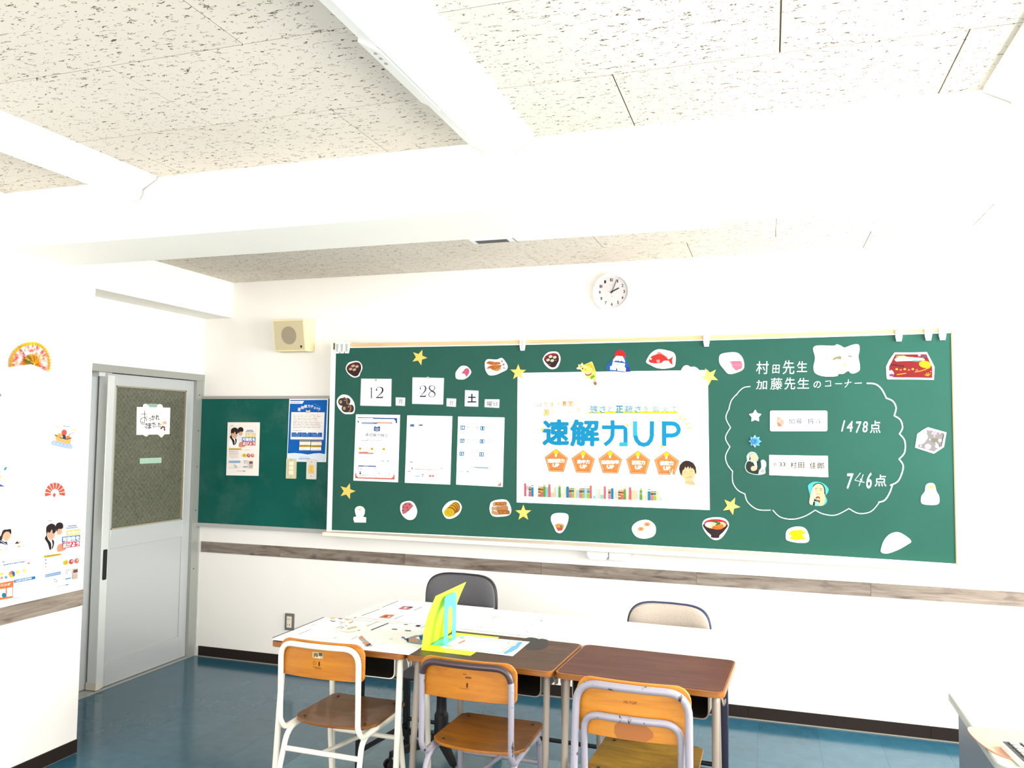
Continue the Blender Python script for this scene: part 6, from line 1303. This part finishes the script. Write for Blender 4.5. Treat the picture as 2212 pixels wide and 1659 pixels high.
for crop, P_, tx, up in ((C7_, [(922, 92), (1182, 292), (1088, 600), (770, 590), (675, 275)], ('速読解力', 738, 308, 1105, 398), (845, 412, 992, 492)), (C7_, [(1510, 120), (1768, 315), (1672, 620), (1358, 610), (1255, 300)], ('集中力', 1378, 332, 1655, 418), (1440, 440, 1592, 520)),
                         (C7_, [(2098, 120), (2360, 320), (2265, 632), (1940, 622), (1838, 310)], ('勉強効率', 1905, 338, 2290, 428), (2022, 448, 2180, 528)), (C8_, [(590, 132), (855, 335), (762, 650), (425, 640), (330, 318)], ('記憶力', 455, 345, 745, 440), (525, 458, 680, 540)), (C8_, [(1208, 142), (1485, 350), (1385, 660), (1040, 655), (940, 335)], ('検索力', 1065, 355, 1358, 456), (1138, 475, 1295, 560))):
    use(crop); cx, cy = sum(p[0] for p in P_)/5, sum(p[1] for p in P_)/5; sc = lambda k: [(cx+(a-cx)*k, cy+(b-cy)*k) for a, b in P_]
    s.poly(P_, (240, 160, 104)).poly(sc(.90), (246, 206, 150)).poly(sc(.85), (238, 150, 78))
    bx, by = P_[0][0]-2, P_[0][1]+78; s.ell(bx, by, 48, 54, (244, 226, 100)).ell(bx, by, 38, 46, (244, 232, 0)).poly([(bx-24, by+45), (bx+24, by+45), (bx+14, by+100), (bx-22, by+100)], (250, 236, 214))
    s.line([(P_[3][0]-10, P_[3][1]-46), (P_[2][0]-10, P_[2][1]-42)], 10, (214, 110, 50)).ch(tx[0], *tx[1:], (252, 250, 246), .05).ch('UP', *up, (252, 250, 246), .06)
# row of books along the bottom of the poster
use(C7_); PKc, BR, BLc, GRc, LB, CRM, LG, TN = (232, 110, 120), (140, 84, 60), (20, 146, 200), (110, 170, 80), (168, 220, 236), (240, 226, 180), (168, 204, 80), (160, 130, 100)
def base(x): return 1128+(x-250)*.0315
def book(x0, x1, top, segs):
    y1 = base(x0); tot = sum(a for a, _ in segs); y = top
    for a, c in segs:
        h_ = (y1-top)*a/tot
        if c: s.poly([(x0, y), (x1, y+.8), (x1, y+h_+.8), (x0, y+h_)], c)
        y += h_
Y_ = (246, 232, 120)
unit = [(0, 42, 843, [(1, PKc)]), (50, 92, 890, [(1.2, (196, 220, 240)), (1, (246, 250, 252)), (.6, (206, 226, 240))]), (100, 148, 910, [(.12, PKc), (.06, Y_), (.2, BR), (.06, (250, 220, 200)), (.5, (224, 110, 130))]), (155, 205, 880, [(.08, BLc), (.1, (246, 250, 252)), (.8, BLc)]), (240, 285, 1055, [(1, (246, 224, 214))]), (304, 352, 912, [(.05, TN), (.1, (250, 240, 190)), (.2, BR), (.06, Y_), (.2, TN), (.1, (250, 236, 180)), (.24, TN)]), (354, 412, 918, [(.08, (226, 130, 80)), (.08, Y_), (.2, (176, 90, 50)), (.08, Y_), (.5, (230, 116, 110))]), (414, 462, 880, [(.05, GRc), (.07, Y_), (.85, GRc)]), (466, 518, 924, [(1, (150, 218, 222))]), (526, 570, 860, [(1, PKc)]), (578, 640, 930, [(1, (250, 248, 244)), (1, (246, 214, 190))]), (644, 682, 928, [(1, CRM)]), (688, 740, 912, [(1, (206, 240, 246))]), (746, 794, 890, [(.05, GRc), (.07, Y_), (.85, GRc)]), (800, 850, 1045, [(1, (246, 222, 206))]), (852, 905, 936, [(1, (248, 238, 200))]), (916, 970, 910, [(1, BLc)]), (976, 1026, 944, [(.1, (226, 140, 90)), (.06, Y_), (.22, (150, 76, 50)), (.06, (250, 220, 180)), (.4, (232, 120, 140))]), (1028, 1082, 944, [(.1, GRc), (.06, Y_), (.2, (60, 130, 170)), (.06, Y_), (.45, LG)]), (1086, 1132, 948, [(1, CRM)]), (1146, 1196, 980, [(1, (166, 226, 236))]), (1202, 1252, 950, [(.1, (226, 120, 110)), (.06, Y_), (.22, (150, 76, 50)), (.06, (250, 220, 180)), (.4, (236, 130, 150))]), (1256, 1308, 950, [(.1, GRc), (.06, Y_), (.2, (70, 140, 180)), (.06, Y_), (.4, LG)]), (1312, 1362, 940, [(1, (170, 228, 238))]), (1370, 1422, 952, [(.1, GRc), (.06, Y_), (.2, (70, 140, 180)), (.06, Y_), (.4, LG)]), (1426, 1470, 890, [(1, PKc)])]
tail = [(1492, 1550, 958, [(1, CRM)]), (1556, 1600, 950, [(1, (212, 242, 248))]), (1606, 1660, 930, [(.08, BLc), (.1, (246, 250, 252)), (.8, BLc)]), (1668, 1720, 962, [(.1, PKc), (.06, Y_), (.2, BR), (.06, (250, 220, 200)), (.5, (226, 130, 160))]), (1728, 1780, 1110, [(1, (160, 226, 236))]), (1784, 1836, 954, [(1, (206, 242, 246))]), (1845, 1890, 965, [(1, CRM)]), (1900, 1955, 1085, [(1, (150, 220, 232))]), (1962, 2005, 905, [(1, PKc)]), (2012, 2050, 955, [(1, (206, 242, 246))]), (2060, 2110, 975, [(.1, (226, 120, 110)), (.06, Y_), (.22, BR), (.06, (250, 220, 180)), (.4, (236, 130, 150))]), (2118, 2172, 946, [(1, BLc)]), (2200, 2240, 1010, [(1, (246, 214, 200))]), (2272, 2330, 984, [(.05, TN), (.1, (250, 240, 190)), (.2, BR), (.06, Y_), (.2, TN), (.1, (250, 236, 180)), (.24, TN)]), (2332, 2390, 988, [(.08, (226, 130, 80)), (.08, Y_), (.2, (176, 90, 50)), (.08, Y_), (.5, (230, 116, 110))]), (2392, 2444, 946, [(.05, GRc), (.07, Y_), (.85, GRc)]), (2450, 2500, 1105, [(1, (246, 222, 206))]), (2506, 2558, 926, [(1, PKc)]), (2562, 2630, 990, [(1, (248, 222, 180))]), (2634, 2675, 995, [(1, CRM)]), (2684, 2735, 980, [(1, (206, 240, 244))]), (2742, 2795, 956, [(.06, GRc), (.07, Y_), (.25, GRc), (.05, Y_), (.5, GRc)]), (2800, 2860, 1110, [(1, (246, 224, 206))]), (2866, 2910, 1005, [(1, CRM)]), (2918, 2972, 968, [(.08, BLc), (.1, (246, 250, 252)), (.8, BLc)]), (2980, 3036, 1008, [(.1, (226, 120, 110)), (.06, Y_), (.22, BR), (.06, (250, 220, 180)), (.4, (236, 130, 150))]), (3040, 3096, 1008, [(.1, GRc), (.06, Y_), (.2, (60, 130, 170)), (.06, Y_), (.45, LG)]), (3102, 3160, 1010, [(1, CRM)]), (3170, 3215, 1150, [(1, (176, 226, 240))])]
for a, b, t_, g in unit: book(a+232, b+232, t_, g) if a+232 < 1480 else book(a+232, b+232, t_, g)
for a, b, t_, g in tail: book(a+232 if False else a+232-0 if a < 0 else a+0+0 if a > 1480+0 and False else a+232-232+232, b+232, t_, g) if a+232 < 1480 else None
for a, b, t_, g in tail: book(a+232-232, b+232-232, t_, g) if a > 1700 else None
use(C8_); HR, SK = (60, 46, 44), (246, 214, 160)
s.poly([(1275, 565), (1292, 560), (1305, 640), (1335, 540), (1350, 545), (1340, 640), (1370, 700), (1440, 690), (1380, 735), (1310, 690)], (250, 240, 212), True)
s.ell(1850, 610, 18, 42, (244, 206, 150)).poly([(1545, 520), (1600, 470), (1750, 460), (1828, 560), (1832, 640), (1806, 725), (1768, 775), (1790, 830), (1842, 872), (1780, 886), (1700, 868), (1612, 842), (1620, 775), (1560, 705), (1535, 620)], SK)
s.poly([(1485, 530), (1500, 450), (1555, 385), (1620, 350), (1700, 355), (1790, 400), (1845, 490), (1855, 590), (1838, 650), (1815, 560), (1780, 510), (1745, 525), (1735, 475), (1705, 530), (1680, 470), (1645, 520), (1615, 480), (1590, 545), (1560, 560), (1545, 640), (1552, 682), (1510, 640)], HR)
s.line([(1590, 600), (1615, 592), (1640, 602)], 6, (150, 110, 80)).line([(1725, 588), (1750, 576), (1775, 582)], 6, (150, 110, 80)).line([(1640, 718), (1700, 712), (1762, 690)], 7, (200, 110, 80), True).line([(1715, 708), (1755, 696)], 10, (190, 90, 90)).line([(1685, 640), (1700, 655)], 4, (230, 180, 130)).line([(1510, 632), (1840, 640)], 2, (220, 170, 130)).poly([(1620, 790), (1700, 800), (1785, 780), (1842, 872), (1700, 868), (1612, 842)], (240, 200, 150))
for pts, c in (([(1515, 1010), (1560, 1030), (1750, 1032), (1880, 1045), (1960, 1064)], (130, 140, 156)), ([(1520, 1050), (1740, 1070), (1920, 1085)], (226, 190, 186)), ([(1525, 1100), (1600, 1102), (1750, 1106), (1880, 1130), (1985, 1162)], (130, 140, 156)), ([(1500, 1130), (1700, 1150), (1960, 1195)], (232, 196, 190)), ([(1490, 1165), (1560, 1186), (1750, 1185), (1900, 1205), (1985, 1242)], (120, 130, 146)), ([(1520, 1215), (1740, 1225), (1920, 1250)], (232, 200, 190)), ([(1340, 1105), (1380, 1125), (1430, 1122)], (150, 150, 160)), ([(1480, 1110), (1460, 1160), (1420, 1200), (1370, 1200)], (170, 160, 164)), ([(1525, 1098), (1500, 1160)], (170, 160, 164)), ([(1465, 940), (1480, 955)], (170, 170, 180)), ([(1460, 990), (1485, 1010)], (170, 170, 180)), ([(1350, 1160), (1420, 1170)], (226, 180, 180))): s.line(pts, 5, c, True)
done(s)

# chalk: heading, cloud outline, scores
ck = mat('white chalk', (236, 244, 240), .95); CHK = (236, 244, 240)
s = Sheet(S_board, CE, .0); s.t = 0
for c, x0, y0, x1, y1 in (('村', 606, 262, 780, 442), ('田', 835, 312, 932, 432), ('先', 980, 250, 1142, 445), ('生', 1178, 262, 1322, 412), ('加', 606, 528, 757, 658), ('藤', 808, 496, 972, 662), ('先', 1005, 490, 1154, 660), ('生', 1186, 498, 1350, 646), ('の', 1412, 543, 1514, 638)): s.ch(c, x0, y0, x1, y1, CHK, 0, m=ck, sh=6)
s.line([(1580, 545), (1655, 538), (1650, 612)], 9, CHK, m=ck, jit=1).line([(1575, 612), (1662, 608)], 9, CHK, m=ck).line([(1720, 578), (1815, 577)], 9, CHK, m=ck).line([(1850, 572), (1945, 556)], 9, CHK, m=ck).line([(1905, 518), (1895, 580), (1855, 630)], 9, CHK, m=ck, sm=True).line([(1990, 572), (2092, 568)], 9, CHK, m=ck)
mw = MB(); 
for a in (s.pic, s.txt):
    for i, f in enumerate(a.f): mw.add([a.v[k] for k in f], [tuple(range(len(f)))], ck)
s = Sheet(S_board, CG, .0)
s.line([(918, 658), (900, 730)], 8, CHK, m=ck).ch('4', 930, 662, 968, 732, CHK, .006, sh=8, m=ck).ch('7', 988, 666, 1022, 740, CHK, .006, sh=6, m=ck).ch('8', 1034, 664, 1066, 736, CHK, .006, sh=6, m=ck).ch('点', 1084, 660, 1152, 740, CHK, .006, m=ck)
s.ch('7', 928, 1004, 968, 1104, CHK, .012, sh=8, m=ck).line([(1022, 1000), (985, 1048), (1048, 1062)], 4, CHK, m=ck).line([(1040, 1010), (1012, 1085)], 4, CHK, m=ck).line([(1020, 1040), (1034, 1050)], 6, CHK, m=ck).ch('6', 1056, 998, 1092, 1102, CHK, .01, sh=10, m=ck).ch('点', 1114, 1012, 1190, 1088, CHK, .006, m=ck)
for a in (s.pic, s.txt):
    for i, f in enumerate(a.f): mw.add([a.v[k] for k in f], [tuple(range(len(f)))], ck)
mw.v = [v-bb.location for v in mw.v]; build(mw, 'chalk_writing', bb, smooth=False)
s = Sheet(S_board, CG, .0)
arcs = [[(305, 437), (262, 444), (230, 470), (212, 495)], [(212, 490), (180, 530), (165, 582)], [(168, 578), (145, 640), (176, 706)], [(176, 704), (142, 770), (172, 832)], [(172, 828), (143, 890), (155, 945), (190, 992)], [(188, 985), (190, 1060), (222, 1112), (270, 1138)], [(268, 1134), (287, 1190), (350, 1238), (437, 1243)], [(450, 1242), (500, 1288), (580, 1302), (660, 1282), (728, 1242)], [(726, 1242), (780, 1268), (860, 1275), (948, 1232)], [(946, 1232), (1010, 1264), (1090, 1252), (1145, 1192)], [(1138, 1192), (1180, 1178), (1212, 1130), (1232, 1072)], [(1215, 1082), (1270, 1050), (1301, 960), (1272, 908)], [(1274, 910), (1310, 865), (1310, 790), (1274, 744)], [(1276, 746), (1296, 705), (1282, 655), (1240, 626)], [(1242, 628), (1254, 575), (1232, 532), (1188, 512)], [(1192, 515), (1160, 455), (1120, 422), (1062, 416)]]
for i, a in enumerate(arcs): s.line(a, 8.5 if i > 9 else 5.5, CHK, True, m=ck)
s.pic.v = [v-bb.location for v in s.pic.v]; build(s.pic, 'chalk_outline', bb, smooth=False)

# clips along the top edge
def clip(px, py, label, group='plastic clips on the top of the chalkboard'):
    p = S_board(px, py, .004); e = empty('clip', (p.x, p.y, 2.1), 0, label, 'clip', group); w = .0165
    m = MB().prism([(-w, .036), (w, .036), (w, -.012), (w*.72, -.036), (-w*.72, -.036), (-w, -.012)], lambda x, z, h: V((x, -h, z)), .001, .011, M_WPL); build(m, 'clip_body', e, bevel=.0015)
    m = MB().prism([(-w*.62, .026), (w*.55, .026), (w*.42, -.026), (-w*.45, -.026)], lambda x, z, h: V((x, -h, z)), .0105, .0118, mat('clip inlay', (176, 180, 176), .4)); build(m, 'clip_inlay', e)
    m = MB().box((-w*.8, -.010, .030), (w*.8, .022, .036), M_WPL); build(m, 'clip_hook', e)
for px, py, lb in ((731, 755, 'outermost of the three white plastic clips at the left end of the chalkboard'), (741, 755, 'white plastic clip, middle one of the three at the left end'), (751.3, 755, 'white plastic clip, innermost of the three at the left end'), (1129.8, 748, 'single white plastic clip above the top left corner of the big poster'), (1526.5, 738, 'single white plastic clip above the top right corner of the big poster'), (1941, 726, 'white plastic clip above the festive box cut-out'), (2004.5, 724, 'white plastic clip second from the right end of the chalkboard'), (2035, 723, 'white plastic clip at the far right end of the chalkboard')): clip(px, py, lb)
